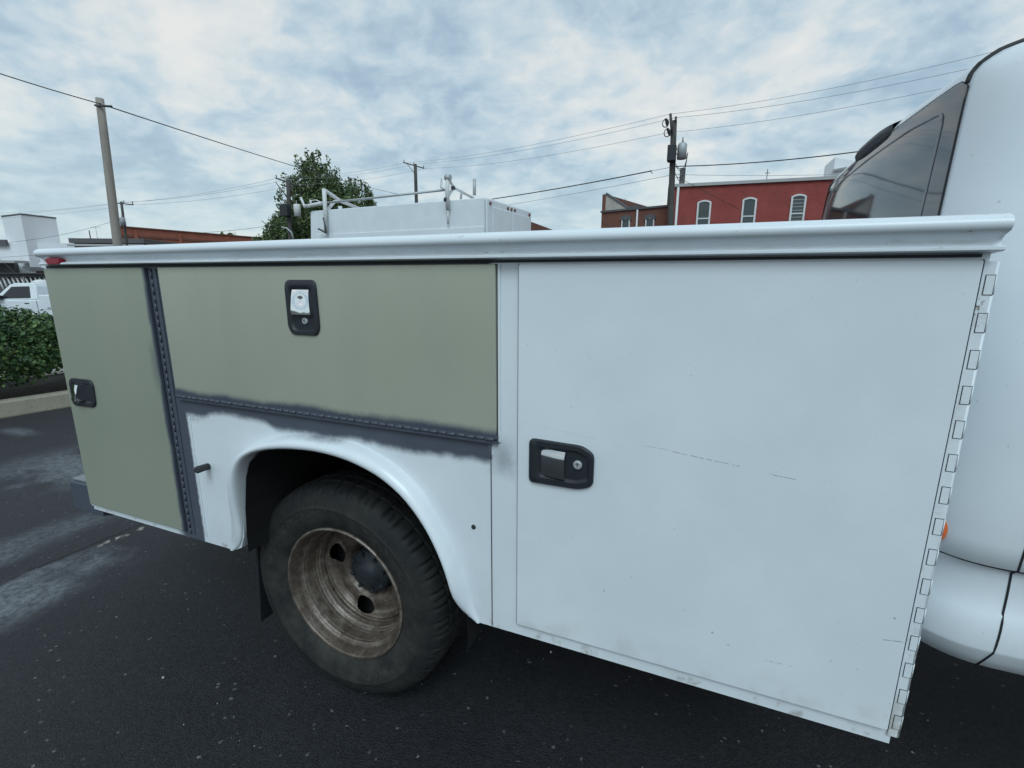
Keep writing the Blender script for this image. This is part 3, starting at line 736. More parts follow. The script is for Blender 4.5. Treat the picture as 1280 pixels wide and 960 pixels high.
# ------------------------------------------------ the cab
cabroot = empty('cab', (2.7, 1.18, 0), parent=truck); CO = Vector((2.7, 1.18, 0))
YC = 1.16
levels = [  # z, half width, rear x, front x, corner radius
    (.590, .945, 2.765, 4.75, .14), (.596, .966, 2.738, 4.75, .15), (.604, .978, 2.724, 4.76, .15), (.655, 1.004, 2.704, 4.77, .15), (.662, 1.006, 2.703, 4.77, .15), (.740, .997, 2.708, 4.77, .15), (.746, .993, 2.710, 4.77, .15), (.836, .989, 2.712, 4.77, .15),
    (.842, .992, 2.710, 4.77, .15), (.852, 1.008, 2.702, 4.77, .15), (.95, 1.020, 2.700, 4.77, .155), (1.10, 1.022, 2.700, 4.78, .165), (1.25, 1.016, 2.703, 4.79, .18), (1.36, 1.000, 2.707, 4.80, .20),
    (1.45, .983, 2.712, 4.72, .22), (1.55, .962, 2.717, 4.58, .235), (1.65, .938, 2.723, 4.44, .24), (1.75, .910, 2.729, 4.30, .225), (1.80, .893, 2.732, 4.23, .215), (1.84, .874, 2.735, 4.17, .205), (1.862, .852, 2.738, 4.13, .20),
    (1.880, .830, 2.744, 4.11, .20), (1.900, .795, 2.757, 4.08, .20), (1.920, .742, 2.782, 4.03, .20), (1.938, .66, 2.83, 3.96, .20), (1.955, .50, 2.94, 3.80, .20), (1.966, .27, 3.12, 3.62, .15)]
def ring(z, hw, xr, xf, rc, K=14):
    pts = []
    bul = .020
    def rx(yv): return xr - bul * (1 - ((yv - YC) / hw) ** 2)
    for i in range(17):                                   # rear wall from far to near
        yv = YC + (hw - rc) * (1 - 2 * i / 16); pts.append((rx(yv), yv, z))
    x0 = rx(YC - hw + rc)
    for i in range(1, K):                                 # near rear corner, superelliptic
        a = pi / 2 * i / K; e = 2 / 2.35
        pts.append((x0 + rc * 1.0 * (1 - cos(a) ** e), YC - (hw - rc) - rc * sin(a) ** e, z))
    for i in range(13): pts.append((x0 + rc + (xf - rc - x0 - rc) * i / 12, YC - hw, z))
    for i in range(1, K):
        a = pi / 2 * i / K; pts.append((xf - rc + rc * sin(a), YC - hw + rc * (1 - cos(a)), z))
    for i in range(9): pts.append((xf, YC - (hw - rc) * (1 - 2 * i / 8), z))
    for i in range(1, K):
        a = pi / 2 * i / K; pts.append((xf - rc + rc * cos(a), YC + hw - rc * (1 - sin(a)), z))
    for i in range(13): pts.append((xf - rc - (xf - rc - x0 - rc) * i / 12, YC + hw, z))
    for i in range(1, K):
        a = pi / 2 * (1 - i / K); e = 2 / 2.35; pts.append((x0 + rc * (1 - cos(a) ** e), YC + (hw - rc) + rc * sin(a) ** e, z))
    return pts
def densify(L):
    out = []
    for a, b in zip(L, L[1:]):
        out.append(a)
        if b[0] - a[0] > .05: out.append(tuple((p + q) / 2 for p, q in zip(a, b)))
    return out + [L[-1]]
levels = densify(levels)
R_ = [ring(*l) for l in levels]; N = len(R_[0]); b = MB()
b.vs([Vector(p) - CO for r in R_ for p in r], [(i * N + k, i * N + (k + 1) % N, (i + 1) * N + (k + 1) % N, (i + 1) * N + k) for i in range(len(R_) - 1) for k in range(N)], True)
b.f.append(tuple((len(R_) - 1) * N + k for k in range(N))); b.sm.append(True)
b.f.append(tuple(range(N))); b.sm.append(False)
b.build('cab_shell', M['white'], cabroot)
def lev(z):
    for a, c in zip(levels, levels[1:]):
        if a[0] <= z <= c[0]:
            u = (z - a[0]) / (c[0] - a[0]); return tuple(p + (q - p) * u for p, q in zip(a, c))
    return levels[-1]
def rear_x(yv, z, off=0):
    _, hw, xr, xf, rc = lev(z); d = abs(yv - YC); fl_ = hw - rc; bul = .020
    if d <= fl_: return xr - bul * (1 - (d / hw) ** 2) - off
    x0 = xr - bul * (1 - (fl_ / hw) ** 2); e = 2 / 2.35; s_ = min(1, (d - fl_) / rc) ** (1 / e); c_ = sqrt(max(0, 1 - s_ * s_)); return x0 + rc * (1 - c_ ** e) - off
def near_y(xv, z, off=0):
    _, hw, xr, xf, rc = lev(z); lo, hi = YC - hw, YC - (hw - rc)
    x0 = rear_x(YC - (hw - rc), z)
    if xv >= x0 + rc: return YC - hw - off
    e = 2 / 2.35; c_ = max(0, 1 - (xv - x0) / rc) ** (1 / e); s_ = sqrt(max(0, 1 - c_ * c_)); return YC - (hw - rc) - rc * s_ ** e - off
# rear window
GY0, GY1, GZ0, GZ1 = .450, 1.870, 1.42, 1.857
b = MB(); ny, nz = 40, 12; V = []
for i in range(ny + 1):
    for j in range(nz + 1):
        u = i / ny; v = j / nz; yv = GY0 + (GY1 - GY0) * u; yv += (yv - YC) * .055 * (1 - v)
        top = GZ1 + .012 * (1 - ((u - .5) * 2) ** 2) - .02 * max(0, abs(u - .5) * 2 - .94) / .06
        zq = GZ0 + (top - GZ0) * v; V.append(Vector((rear_x(yv, zq, .0025), yv, zq)) - CO)
b.vs(V, [(i * (nz + 1) + j, (i + 1) * (nz + 1) + j, (i + 1) * (nz + 1) + j + 1, i * (nz + 1) + j + 1) for i in range(ny) for j in range(nz)], True)
gl = b.build('rear_window', M['glass'], cabroot); so = gl.modifiers.new('s', 'SOLIDIFY'); so.thickness = .002; so.offset = -1; gl.modifiers.new('e', 'EDGE_SPLIT').split_angle = radians(40)
edge = [V[i * (nz + 1) + nz] for i in range(ny + 1)]; e0 = [V[j] for j in range(nz + 1)]; e1 = [V[ny * (nz + 1) + nz - j] for j in range(nz + 1)]
b = MB(); b.tube([Vector(p) + Vector((-.001, 0, .002)) for p in e0 + edge[1:] + e1[1:]], .0013, 6); b.build('window_seal', M['gasket'], cabroot)
def on_glass(pl, off=.0065): return [Vector((rear_x(a, c, off), a, c)) - CO for a, c in pl]
lp = round_poly([(.522, 1.43), (.540, 1.812), (.75, 1.828), (YC, 1.833)], .035, 6)[3:-3]
lp = [q for q in lp if q[0] < YC - .06 and q[1] > 1.431]; lp = [(.522, 1.43)] + lp + [(YC, 1.833)]
lp2 = lp + [(2 * YC - a, c) for a, c in lp[-2::-1]]
b = MB(); b.tube(on_glass(lp2, .0032), .0030, 6); b.build('slider_frame', M['frit'], cabroot)
# high stop lamp in the roof edge
b = MB(); V = []
for i in range(25):
    yv = YC - .21 + .42 * i / 24; e = 1 - (abs(i - 12) / 12) ** 4
    for dx, zq in ((.006, 1.867), (-.015 * e, 1.869), (-.022 * e, 1.880), (-.014 * e, 1.896), (.030, 1.908)):
        V.append(Vector((rear_x(yv, 1.868) + dx, yv, zq)) - CO)
b.vs(V, [(i * 5 + j, (i + 1) * 5 + j, (i + 1) * 5 + j + 1, i * 5 + j + 1) for i in range(24) for j in range(4)], True)
b.build('stop_lamp', M['plastic'], cabroot)
# roof ditch molding
def mold(sg):
    pl = [(2.734, .462, 1.856), (2.748, .452, 1.872), (2.768, .444, 1.890), (2.80, .436, 1.907), (2.85, .430, 1.922), (2.95, .424, 1.936), (3.2, .420, 1.944), (3.8, .42, 1.944)]
    out = []
    for x_, y_, z_ in pl: out.append(Vector((x_, y_ if sg > 0 else 2 * YC - y_, z_)) - CO)
    return out
# the molding follows the real shell: drop each point onto the nearest ring height
def shell_roof(x_, y_):
    best = None
    for i in range(400):
        z = 1.966 - i * .0006; _, hw, xr, xf, rc = lev(z)
        if abs(y_ - YC) < hw and x_ > rear_x(y_, z) and x_ < xf: return z
    return 1.80
for sg in (1, -1):
    pts = []
    for i in range(40):
        u = i / 39; y_ = YC - (.700 + .03 * u) * 1.0
        x_ = 2.742 + 1.1 * u ** 2.0 + .012 * u
        yy_ = y_ if sg > 0 else 2 * YC - y_
        pts.append(Vector((x_, yy_, shell_roof(x_, y_) + .002)) - CO)
    pre = []
    for k in range(6):
        z_ = 1.846 + (shell_roof(2.742, .46) - 1.846) * k / 6; pre.append(Vector((rear_x(.462, z_, .0015), .462 if sg > 0 else 2 * YC - .462, z_)) - CO)
    pts = pre + pts
    b = MB(); b.tube(pts, .0058, 8); b.build('roof_molding', M['gasket'], cabroot)
# seams: door edge and rocker line
def seam(pl, r=.0032):
    b = MB(); b.tube([Vector((x_, near_y(x_, z_, .0004), z_)) - CO for x_, z_ in pl], r, 6); return b.build('panel_seam', M['gasket'], cabroot)
seam(resample([(2.838, .604), (2.840, .62), (2.850, .70), (2.851, .80), (2.849, .86), (2.848, .95), (2.848, 1.1), (2.852, 1.3)], 40), .0021)
seam([(2.700 + .012 + .03 * i, .846) for i in range(55)], .0026)
# front door seam, window, handle, hood, fender, bumper: out of the picture but part of the truck
seam([(4.05, .60), (4.05, 1.35)])
b = MB()
V = []; 
for i in range(21):
    for z_ in (1.42, 1.52, 1.62, 1.72, 1.80):
        x_ = 3.02 + (1.30 - (z_ - 1.42) * 1.1) * i / 20; V.append(Vector((x_, near_y(x_, z_, .003), z_)) - CO)
b.vs(V, [(i * 5 + j, (i + 1) * 5 + j, (i + 1) * 5 + j + 1, i * 5 + j + 1) for i in range(20) for j in range(4)], True)
b.build('side_window', M['glass'], cabroot)
b = MB(); b.prism([(x_ - CO.x, z_) for x_, z_ in ((4.70, .60), (5.75, .60), (5.85, .75), (5.84, 1.10), (5.70, 1.22), (4.78, 1.34), (4.70, 1.34))], .2 - CO.y, 2.14 - CO.y); b.build('hood', M['white'], cabroot, .05, 4)
b = MB(); b.lathe_y([(0, -.010), (.020, -.008), (.026, -.002), (.028, .004)], 0, 0, 20)
b.v = [(a * .62 + 2.728 - CO.x, c * 1.2 + near_y(2.728, .90) - .003 - CO.y, d * 1.12 + .900) for a, c, d in b.v]; b.build('side_marker', M['orange_lens'], cabroot, label='orange marker lamp on the cab corner')

# ------------------------------------------------------------------ THE PARKED COVERED SERVICE TRUCK behind
ct_a = radians(176.5)
CT = empty('covered_truck', (-.97, 5.85, -.045), ct_a, label='white service truck with tall enclosed body and amber marker lights, behind the utility truck', cat='truck')
ctm = Matrix.Translation((-.97, 5.85, -.045)) @ Matrix.Rotation(ct_a, 4, 'Z'); cti = ctm.inverted(); ctn = (ctm.to_3x3() @ Vector((0, 1, 0)))
def ctl(px, py, yl):
    P0 = ctm @ Vector((0, yl, 0)); return cti @ on_plane(px, py, P0, ctn)
CH = 2.655; CL = 3.66
b = MB(); b.prism([(0, 1.25), (CL + .06, 1.25), (CL + .05, 1.9), (CL - .02, CH - .03), (CL - .05, CH), (.02, CH), (0, CH - .02)], -1.66, 0); b.build('box_body', M['white'], CT, .035, 3)
b = MB(); b.box(.02, CL, -1.80, .12, .62, 1.245); b.build('lower_body', M['white'], CT, .02, 2)
b = MB(); b.box(.05, CL - .12, .0, .012, 1.3, 2.24); b.build('side_door', M['white'], CT, .006)
b = MB(); b.box(.028, .034, .0, .012, 1.3, CH - .04); b.build('corner_seam', M['galv'], CT)
b = MB(); b.box(-.014, -.0, -.80, -.16, 1.3, CH - .12); b.build('rear_door', M['white'], CT, .006)
b = MB(); b.box(-.014, -.0, -1.50, -.86, 1.3, CH - .12); b.build('rear_door', M['white'], CT, .006)
def ctlamp(x0, y0, z0, axis):
    b = MB(); 
    if axis == 'x': b.tube([(x0, y0, z0), (x0 - .02, y0, z0)], [.028, .020], 12)
    b.build('marker_light', M['orange_lens'] if False else M['amber_dark'], CT)
M['amber_dark'] = new_mat('amber lens', lambda t, s: s(base=(.13, .03, .018), rough=.2, coat=.5))
for yy in (-.10, -.70, -.83, -.96, -1.56): ctlamp(0, yy, CH - .075, 'x')
b = MB(); b.prism([(CL, .62), (CL + 2.9, .62), (CL + 2.95, 1.05), (CL + 1.75, 1.15), (CL + 1.1, 1.72), (CL + .95, 1.80), (CL + .2, 1.82), (CL, 1.78)], -1.62, -.05); b.build('cab', M['white'], CT, .06, 3)
b = MB(); b.prism([(CL + .35, 1.18), (CL + 1.45, 1.18), (CL + 1.02, 1.68), (CL + .38, 1.70)], -.05, -.035); b.build('side_window', M['glass'], CT)
ctw = None
for wx in (.95, CL + 2.1):
    for wy, rz in ((.06, pi), (-1.74, 0)):
        if ctw is None:
            ctw = empty('wheel', (0, 0, 0), parent=CT); tyre_mesh(0, 0, 0, False).build('tyre', M['tyre'], ctw)
            for c_ in list(ctw.children): c_.data.transform(Matrix.Identity(4))
            q = MB(); q.lathe_y([(0, .05), (.06, .04), (.10, .07), (.2, .09), (.235, .03)], 0, 0, 24); q.build('rim', M['galv'], ctw); k_ = ctw
        else: k_ = copy_tree(ctw, CT)
        k_.location = (wx, wy, .392); k_.rotation_euler = (0, 0, rz)
# ladder rack on its roof
def pipe(pl, r, par, name='rack_arm', mat=None, n=8):
    b = MB(); b.tube([ctl(*p) for p in pl], r, n); return b.build(name, mat or M['rackwhite'], par)
M['rackwhite'] = flat('white rack steel', (.62, .63, .63), .45, sc_=6)
RK = empty('ladder_rack', tuple(ctm @ Vector((1.9, -1, CH))), 0, label='white drop-down ladder rack bolted over the roof of the covered truck', cat='ladder rack')
RK.rotation_euler = (0, 0, ct_a)
rk_off = -Vector((1.9, -1, CH))
def pipe(pl, r, name='rack_arm', mat=None, n=8):
    b = MB(); b.tube([ctl(*p) + rk_off for p in pl], r, n); return b.build(name, mat or M['rackwhite'], RK)
pipe([(405, 236, .05), (406.5, 262, .05), (408, 292, .05)], .036, 'upright')
pipe([(404, 272, .09), (408, 290, .09)], .012, 'latch', M['dark_metal'])
pipe([(398, 286, .10), (408, 291, .10)], .016, 'handle', M['dark_metal'])
pipe([(382, 258, .06), (403, 254, .02)], .032)
pipe([(376, 247, .06), (381, 259, .06), (389, 257, .06), (388, 250, .06)], .022, 'hook')
pipe([(389, 251, .03), (395, 250, .03), (404, 254, .03)], .010, 'tie_rod')
pipe([(406, 238, .0), (425, 251, -.55), (452, 262, -1.4)], .032)
pipe([(408, 264, .0), (418, 252, -.3), (424, 250, -.5)], .030)
pipe([(404, 254, -.05), (470, 247, -.05), (560, 237, -.05)], .018, 'torsion_tube', M['galv'])
pipe([(425, 258, -.7), (426, 264, -.7)], .04, 'bracket')
pipe([(560, 223, .05), (559, 240, .05), (560, 262, .05)], .034, 'upright')
pipe([(560, 262, .05), (560, 280, .05)], .014, 'upright')
pipe([(557, 222, .05), (563, 222, .05)], .045, 'pivot', M['galv'])
pipe([(562, 226, .0), (568, 235, -.3), (592, 248, -1.4)], .022)
pipe([(560, 245, .0), (566, 236, -.25)], .024)
pipe([(551.5, 223, .04), (551.5, 234, .04), (559, 238, .04)], .018, 'hook')
pipe([(593, 224, -1.4), (593, 244, -1.4)], .030, 'upright', M['galv'])
pipe([(577, 238, -.8), (576, 249, -.8)], .02, 'bracket', M['galv'])
pipe([(566, 233, -.2), (567, 237, -.2)], .035, 'knob', M['dark_metal'])
pipe([(556, 249, .08), (558, 250, .08)], .035, 'knob', M['dark_metal'])

# ------------------------------------------------------------------ BUILDINGS
class Facade:
    """a vertical wall plane between two roofline points of equal height"""
    def __init__(s, pl, pr, D, name, label, z=None, group=None, cat='building'):
        s.A = at(pl[0], pl[1], D); u = at(pr[0], pr[1], 1.0); k = (s.A.z - CAM.z) / (u.z - CAM.z)
        s.B = at(pr[0], pr[1], k); s.H = s.A.z
        d = s.B - s.A; d.z = 0; s.L = d.length; s.d = d.normalized(); s.n = Vector((s.d.y, -s.d.x, 0))
        s.root = empty(name, (s.A.x, s.A.y, 0), atan2(s.d.y, s.d.x), label=label, cat=cat, group=group)
    def loc(s, px, py, off=0):
        q = on_plane(px, py, s.A + s.n * off, s.n); r = q - s.A; return r.dot(s.d), q.z
def arch_win(fc, xL, xR, yT, yB, trim, ft=.11, arch=True, hood=None):
    x0, zt = fc.loc(xL, yT); x1, _ = fc.loc(xR, yT); _, zb = fc.loc((xL + xR) / 2, yB); zb = zb - .9 if yB > 275 else zb
    zb = fc.H - 3.9 if arch else zb
    wd = x1 - x0; rise = .16 * wd if arch else 0
    def shape(i):
        top = [(x1 - i, zt - rise - i * .4)] + ([(x0 + wd * u, zt - i - rise * ((u - .5) * 2) ** 2) for u in (.85, .65, .5, .35, .15)] if arch else []) + [(x0 + i, zt - rise - i * .4)]
        return [(x0 + i, zb), (x1 - i, zb)] + [(max(x0 + i, min(x1 - i, a)), c) for a, c in top]
    O, I = shape(0), shape(ft)
    b = MB(); n = len(O); y0, y1 = -.10, .02
    V = [(a, y0, c) for a, c in O] + [(a, y0, c) for a, c in I] + [(a, y1, c) for a, c in O] + [(a, y1, c) for a, c in I]
    fs = []
    for k in range(1, n):
        k2 = (k + 1) % n
        fs += [(k, k2, n + k2, n + k), (k, 2 * n + k, 2 * n + k2, k2), (n + k, n + k2, 3 * n + k2, 3 * n + k)]
    b.vs(V, fs); fr = b.build('window', trim, fc.root)
    b = MB(); b.prism(I, -.035, -.02); b.build('pane', M['pane'], fr)
    b = MB(); zm = zt - 1.22; b.box(x0 + ft, x1 - ft, -.07, -.03, zm - .04, zm + .04); b.build('sash_bar', trim, fr); b = MB(); b.box(x0 - .05, x1 + .05, -.16, -.0, zb - .12, zb); b.build('sill', trim, fr)
    if hood:
        b = MB(); b.prism([(x0 - .12, zt - .12), (x0 - .05, zt + .16), (x0 + wd * .5, zt + .30), (x1 + .05, zt + .16), (x1 + .12, zt - .12), (x1, zt - .1), (x0 + wd * .5, zt + .04), (x0, zt - .1)], -.13, -.002); b.build('window_hood', hood, fr)
    return fr, x0, x1, zt, zb
# painted red two-storey block with three tall arched windows
f = Facade((838, 234.5), (1062, 223.5), 36, 'brick_building', 'red painted brick building with three tall arched white-framed windows')
Lw = f.L + 6
b = MB(); b.box(0, Lw, 0, 14, -.1, f.H); b.build('wall', M['brick_paint'], f.root)
b = MB(); b.box(-.15, Lw + .1, -.16, 14.1, f.H + .003, f.H + .20); b.build('roof_coping', M['stone_trim'], f.root)
for i, (xl, xr, yt) in enumerate(((872, 889.5, 250.5), (928.5, 946.5, 247), (989.5, 1008.5, 243))):
    fr, x0, x1, zt, zb = arch_win(f, xl, xr, yt, 290, M['white_trim'])
    if i == 2:
        b = MB(); zq = [zt - .35 - .22 * k for k in range(10)]
        for zz_ in zq: b.box(x0 + .12, x1 - .12, -.05, -.04, zz_ - .014, zz_ + .014)
        b.build('blind', M['blind'], fr)
x0, _ = f.loc(847.5, 240); b = MB(); b.tube([(x0, -.10, .1), (x0, -.10, f.H - .02)], .085, 10); b.build('downspout', M['white_trim'], f.root)
x0, _ = f.loc(849, 231); x1_, _ = f.loc(856, 231); b = MB(); b.box(x0, x1_, .5, 1.1, f.H + .2, f.H + 1.35); b.build('chimney', M['dark_roof'], f.root)
x0, _ = f.loc(961, 231); b = MB(); b.tube([(x0, 1, f.H), (x0, 1, f.H + 1.05)], .025, 6); b.tube([(x0 - .15, 1, f.H + .8), (x0 + .15, 1, f.H + .8)], .02, 6); b.build('antenna', M['dark_metal'], f.root)
# older brown brick building with the stepped parapet
f = Facade((752, 266), (836, 258.5), 41, 'brick_building', 'older brown brick building with small hooded windows and a sloping parapet wall')
b = MB(); b.box(0, f.L + 1.2, 0, 12, -.1, f.H); b.build('wall', M['brick_old'], f.root)
b = MB(); b.box(-.05, f.L + 1.0, -.12, 12, f.H + .003, f.H + .14); b.build('roof_coping', M['dark_roof'], f.root)
for xl, xr, yt in ((777.5, 788, 274), (807.5, 818.5, 273)): arch_win(f, xl, xr, yt, 284, M['white_trim'], .09, False, M['dark_roof'])
x0, _ = f.loc(797, 270); b = MB(); b.tube([(x0, -.08, .1), (x0, -.08, f.H - .02)], .07, 8); b.build('downspout', M['white_trim'], f.root)
xa, zt = f.loc(753, 243); xb, _ = f.loc(757, 245); xc, _ = f.loc(784, 262)
b = MB(); b.box(xa, xb, .02, 12, f.H + .145, zt); b.build('chimney', M['brick_old'], f.root)
b = MB(); b.prism([(xb + .003, f.H + .145), (xc, f.H + .145), (xb + .003, zt - .05)], .05, .35); b.build('parapet', M['render'], f.root)
b = MB(); b.prism([(xb + .003, zt - .045), (xc, f.H + .15), (xc + .1, f.H + .20), (xb + .003, zt + .12)], .0, .4); b.build('parapet_coping', M['dark_roof'], f.root)
x0, _ = f.loc(774, 262); b = MB(); b.tube([(x0, 1, f.H), (x0, 1, f.H + 1.1)], .022, 6); b.build('antenna', M['dark_metal'], f.root)
x0, _ = f.loc(788, 262); b = MB(); b.box(x0 - .35, x0 + .35, .6, 1.4, f.H + .14, f.H + .42); b.build('roof_vent', M['dark_roof'], f.root)
# far white tower with the stepped top
f = Facade((1031, 208), (1046, 205), 75, 'far_building', 'pale grey stepped building far behind the red building, beside the cab', cat='building')
x1_, z1_ = f.loc(1041, 200); x2_, z2_ = f.loc(1070, 210)
b = MB(); b.prism([(0, 0), (x2_ + 8, 0), (x2_ + 8, z2_), (f.L * .8, z2_), (f.L * .8, z1_ + .3), (f.L * .5, z1_), (0, f.H)], 0, 6); b.build('wall', M['stucco'], f.root)
b = MB(); b.box(f.L * .8 + .05, x2_ + 8, -.2, 6.1, z2_, z2_ + .35); b.build('roof_coping', M['stone_trim'], f.root)
# gabled brick house end just right of the covered truck
f = Facade((655, 278), (665, 279.5), 48, 'gabled_house', 'small dark brick gable roof peeking out right of the covered truck')
xr, zr = f.loc(692, 289)
b = MB(); b.box(-6, xr - .5, 0, 8, 0, zr - .2); b.build('wall', M['brick_old'], f.root)
b = MB(); b.prism([(-8, zr - .6), (xr, zr - .25), (xr, zr), (f.L * .3, f.H + .15), (0, f.H + .15), (-8, zr)], -.3, 8.3); b.build('roof', M['brick_old'], f.root)
# long orange-red brick hall
f = Facade((147, 283.5), (347, 299.5), 58, 'brick_hall', 'long low orange-red brick building behind the leaning bare pole')
vd = f.A - CAM; vd.z = 0; vd.normalize(); ex = vd.dot(f.d) / vd.dot(-f.n) * 12; ex = min(ex, 0) - 2 if ex < 0 else ex
b = MB(); b.prism([(-.3, 0), (f.L + 8, 0), (f.L + 8, 12), (ex - .3, 12)], -.8, f.H, 'z'); b.build('wall', M['brick_orange'], f.root)
b = MB(); b.prism([(-.4, -.14), (f.L + 8, -.14), (f.L + 8, 12), (ex - .3, 12)], f.H + .003, f.H + .13, 'z'); b.build('roof_coping', M['brick_old'], f.root)
b = MB(); b.box(-.3, f.L + 8, -.10, -.003, f.H - 1.05, f.H - .80); b.build('string_course', M['brick_old'], f.root)
for px_ in (225, 284, 338, 170):
    x0, _ = f.loc(px_, 300); b = MB(); b.box(x0 - .2, x0 + .2, -.16, -.004, -.8, f.H - .25); b.build('pilaster', M['brick_orange'], f.root)
# low shop row with the grey parapet
f = Facade((89, 297.5), (142, 298), 54, 'shop_row', 'low brown brick shop row with a grey parapet, beside the white box building')
b = MB(); b.box(0, f.L + 3, .4, 12, -.8, f.H - .5); b.build('wall', M['brick_old'], f.root)
b = MB(); b.box(-.4, f.L + 3, .1, 12, f.H - .50, f.H); b.build('parapet', M['dark_roof'], f.root, .03)
b = MB(); b.box(-.5, f.L + 3, -.1, .09, f.H - .85, f.H - .62); b.build('cornice', M['stone_trim'], f.root, .03)
for k in range(6):
    b = MB(); b.prism([(1.0 + k * 1.3, f.H - 1.7), (1.5 + k * 1.3, f.H - 1.7), (1.5 + k * 1.3, f.H - 1.35), (1.25 + k * 1.3, f.H - 1.2), (1.0 + k * 1.3, f.H - 1.35)], .3, .39); b.build('arched_vent', M['black'], f.root)
x0, _ = f.loc(103, 290); b = MB(); b.tube([(x0, 1, f.H), (x0, 1, f.H + .9)], .05, 6); b.build('vent_pipe', M['dark_metal'], f.root)
x0, _ = f.loc(112, 290); b = MB(); b.tube([(x0, 1, f.H), (x0, 1, f.H + 1.3)], .02, 6); b.tube([(x0 - .5, 1, f.H + 1.2), (x0 + .5, 1, f.H + 1.25)], .018, 6); b.build('antenna', M['galv'], f.root)
# white box building at the left
c0 = at(25.5, 268.5, 54); l0 = at(2, 271, 54); r0 = at(70, 272.5, 54)
kz_ = lambda p, px, py: at(px, py, (c0.z - CAM.z) / (at(px, py, 1).z - CAM.z))
l0 = kz_(l0, 2, 271.5); r0 = kz_(r0, 70, 273.5)
WB = empty('white_building', (c0.x, c0.y, -.75), label='windowless white box building at the left edge, with a tall upper block', cat='building')
def pris(poly, z0, z1): return MB().prism([(p.x - c0.x, p.y - c0.y) for p in poly], z0 + .75, z1 + .75, 'z')
bk = r0 + (l0 - c0)
zmid = at(40, 322, 54).z
pris([c0, r0, bk, l0], zmid - 1, c0.z).build('upper_block', M['stucco'], WB)
pris([c0 + (c0 - bk) * .01, r0 + (r0 - l0) * .01, bk + (bk - c0) * .01, l0 + (l0 - r0) * .01], c0.z + .002, c0.z + .16).build('roof_edge', M['dark_roof'], WB)
dr = (r0 - c0).normalized(); dl = (l0 - c0).normalized(); dr.z = dl.z = 0
a_ = at(92, 302, 55); q0 = at(-60, 316, 47)
pl = Vector((FH.y, -FH.x, 0))
def fl2(p, q): return MB()
base0 = at(92, 302, 55); base1 = at(-120, 300, 55)
zlow = at(92, 304, 55).z
pris([base1, base0, base0 + FH * 8, base1 + FH * 8], -.75, zlow).build('lower_block', M['stucco'], WB)
b0_ = at(6, 300, 54.6); b1_ = at(-140, 296, 54.6)
pris([b1_, b0_, b0_ + FH * .3, b1_ + FH * .3], zlow - .3, at(4, 298, 53).z).build('canopy_roof', M['dark_roof'], WB)
e0_ = at(17, 329, 54.5); e1_ = at(-60, 326, 54.5)
pris([e1_, e0_, e0_ + FH * .45, e1_ + FH * .45], -.7, e0_.z).build('loading_bay', M['dark_roof'], WB)
g0_ = at(18, 327, 52.5); g1_ = at(-60, 331, 52.5)
pris([g1_, g0_, g0_ + FH * 1.9, g1_ + FH * 1.9], g0_.z - .12, g0_.z + .12).build('awning', M['stone_trim'], WB)
# maroon kiosk
m0 = at(44, 335, 45); m1 = at(75, 335, 45)
MK = empty('maroon_shed', (m0.x, m0.y, -.75), atan2(RX.y, RX.x), label='small maroon shed just under the left end of the truck rail', cat='shed')
b = MB(); b.box(0, 4, 0, 3, 0, m0.z + .45); b.build('wall', M['maroon'], MK)
b = MB(); b.box(-.3, 4.3, -.3, 3.2, m0.z + .453, m0.z + .75); b.build('roof', M['dark_roof'], MK, .03)

# ------------------------------------------------------------------ yard at the far left: canopy, tank, pickup
D_ = 30.0
ca = at(-40, 344, D_); cb_ = at(75, 344, D_)
cdir = (cb_ - ca); cdir.z = 0; LL = cdir.length
CN = empty('steel_canopy', (ca.x, ca.y, -.75), atan2(cdir.y, cdir.x), label='long dark steel canopy with white cross braces behind the white pickup', cat='canopy')
hb = at(20, 344, D_).z + .75
b = MB(); b.box(0, LL, 0, .25, hb - .10, hb + .07); b.build('beam', M['dark_metal'], CN)
b = MB(); b.box(-.1, LL + .1, -.2, 4, hb + .073, hb + .14); b.build('roof', M['dark_metal'], CN)
nb = 14
for k in range(nb):
    xx = LL * (.30 + .70 * k / nb); ww = LL * .7 / nb
    b = MB(); b.tube([(xx, .12, hb - .12), (xx + ww * .75, .12, hb - .95)], .05, 6); b.build('brace', M['white_trim'], CN)
    if k % 2: b = MB(); b.tube([(xx + ww * .9, .3, hb - .12), (xx + ww * .3, .3, hb - .9)], .04, 6); b.build('brace', M['white_trim'], CN)
for k in range(6):
    xx = LL * k / 5; b = MB(); b.box(xx - .06, xx + .06, .08, .2, 0, hb - .11); b.build('post', M['dark_metal'], CN)
b = MB(); b.box(0, LL, 3.4, 3.5, 0, hb + .06); b.build('back_wall', M['dark_roof'], CN)
tp = at(50.5, 351, 27)
TK = empty('storage_tank', (tp.x, tp.y, -.75), label='round tan tank with a domed white lid behind the pickup bed', cat='tank')
b = MB(); hh = tp.z + .6
b.tube([(0, 0, 0), (0, 0, hh)], .42, 20); b.build('tank_body', M['tan'], TK)
b = MB(); b.tube([(0, 0, hh), (0, 0, hh + .10), (0, 0, hh + .18), (0, 0, hh + .22)], [.44, .38, .22, .05], 20); b.build('lid', M['white_trim'], TK)

# white pickup facing left
pp = at(79, 366, 22.6)
PU = empty('pickup_truck', (pp.x, pp.y, -.72), radians(180) + atan2(RX.y, RX.x) + radians(8), label='white pickup truck parked beyond the hedge at the left edge', cat='pickup')
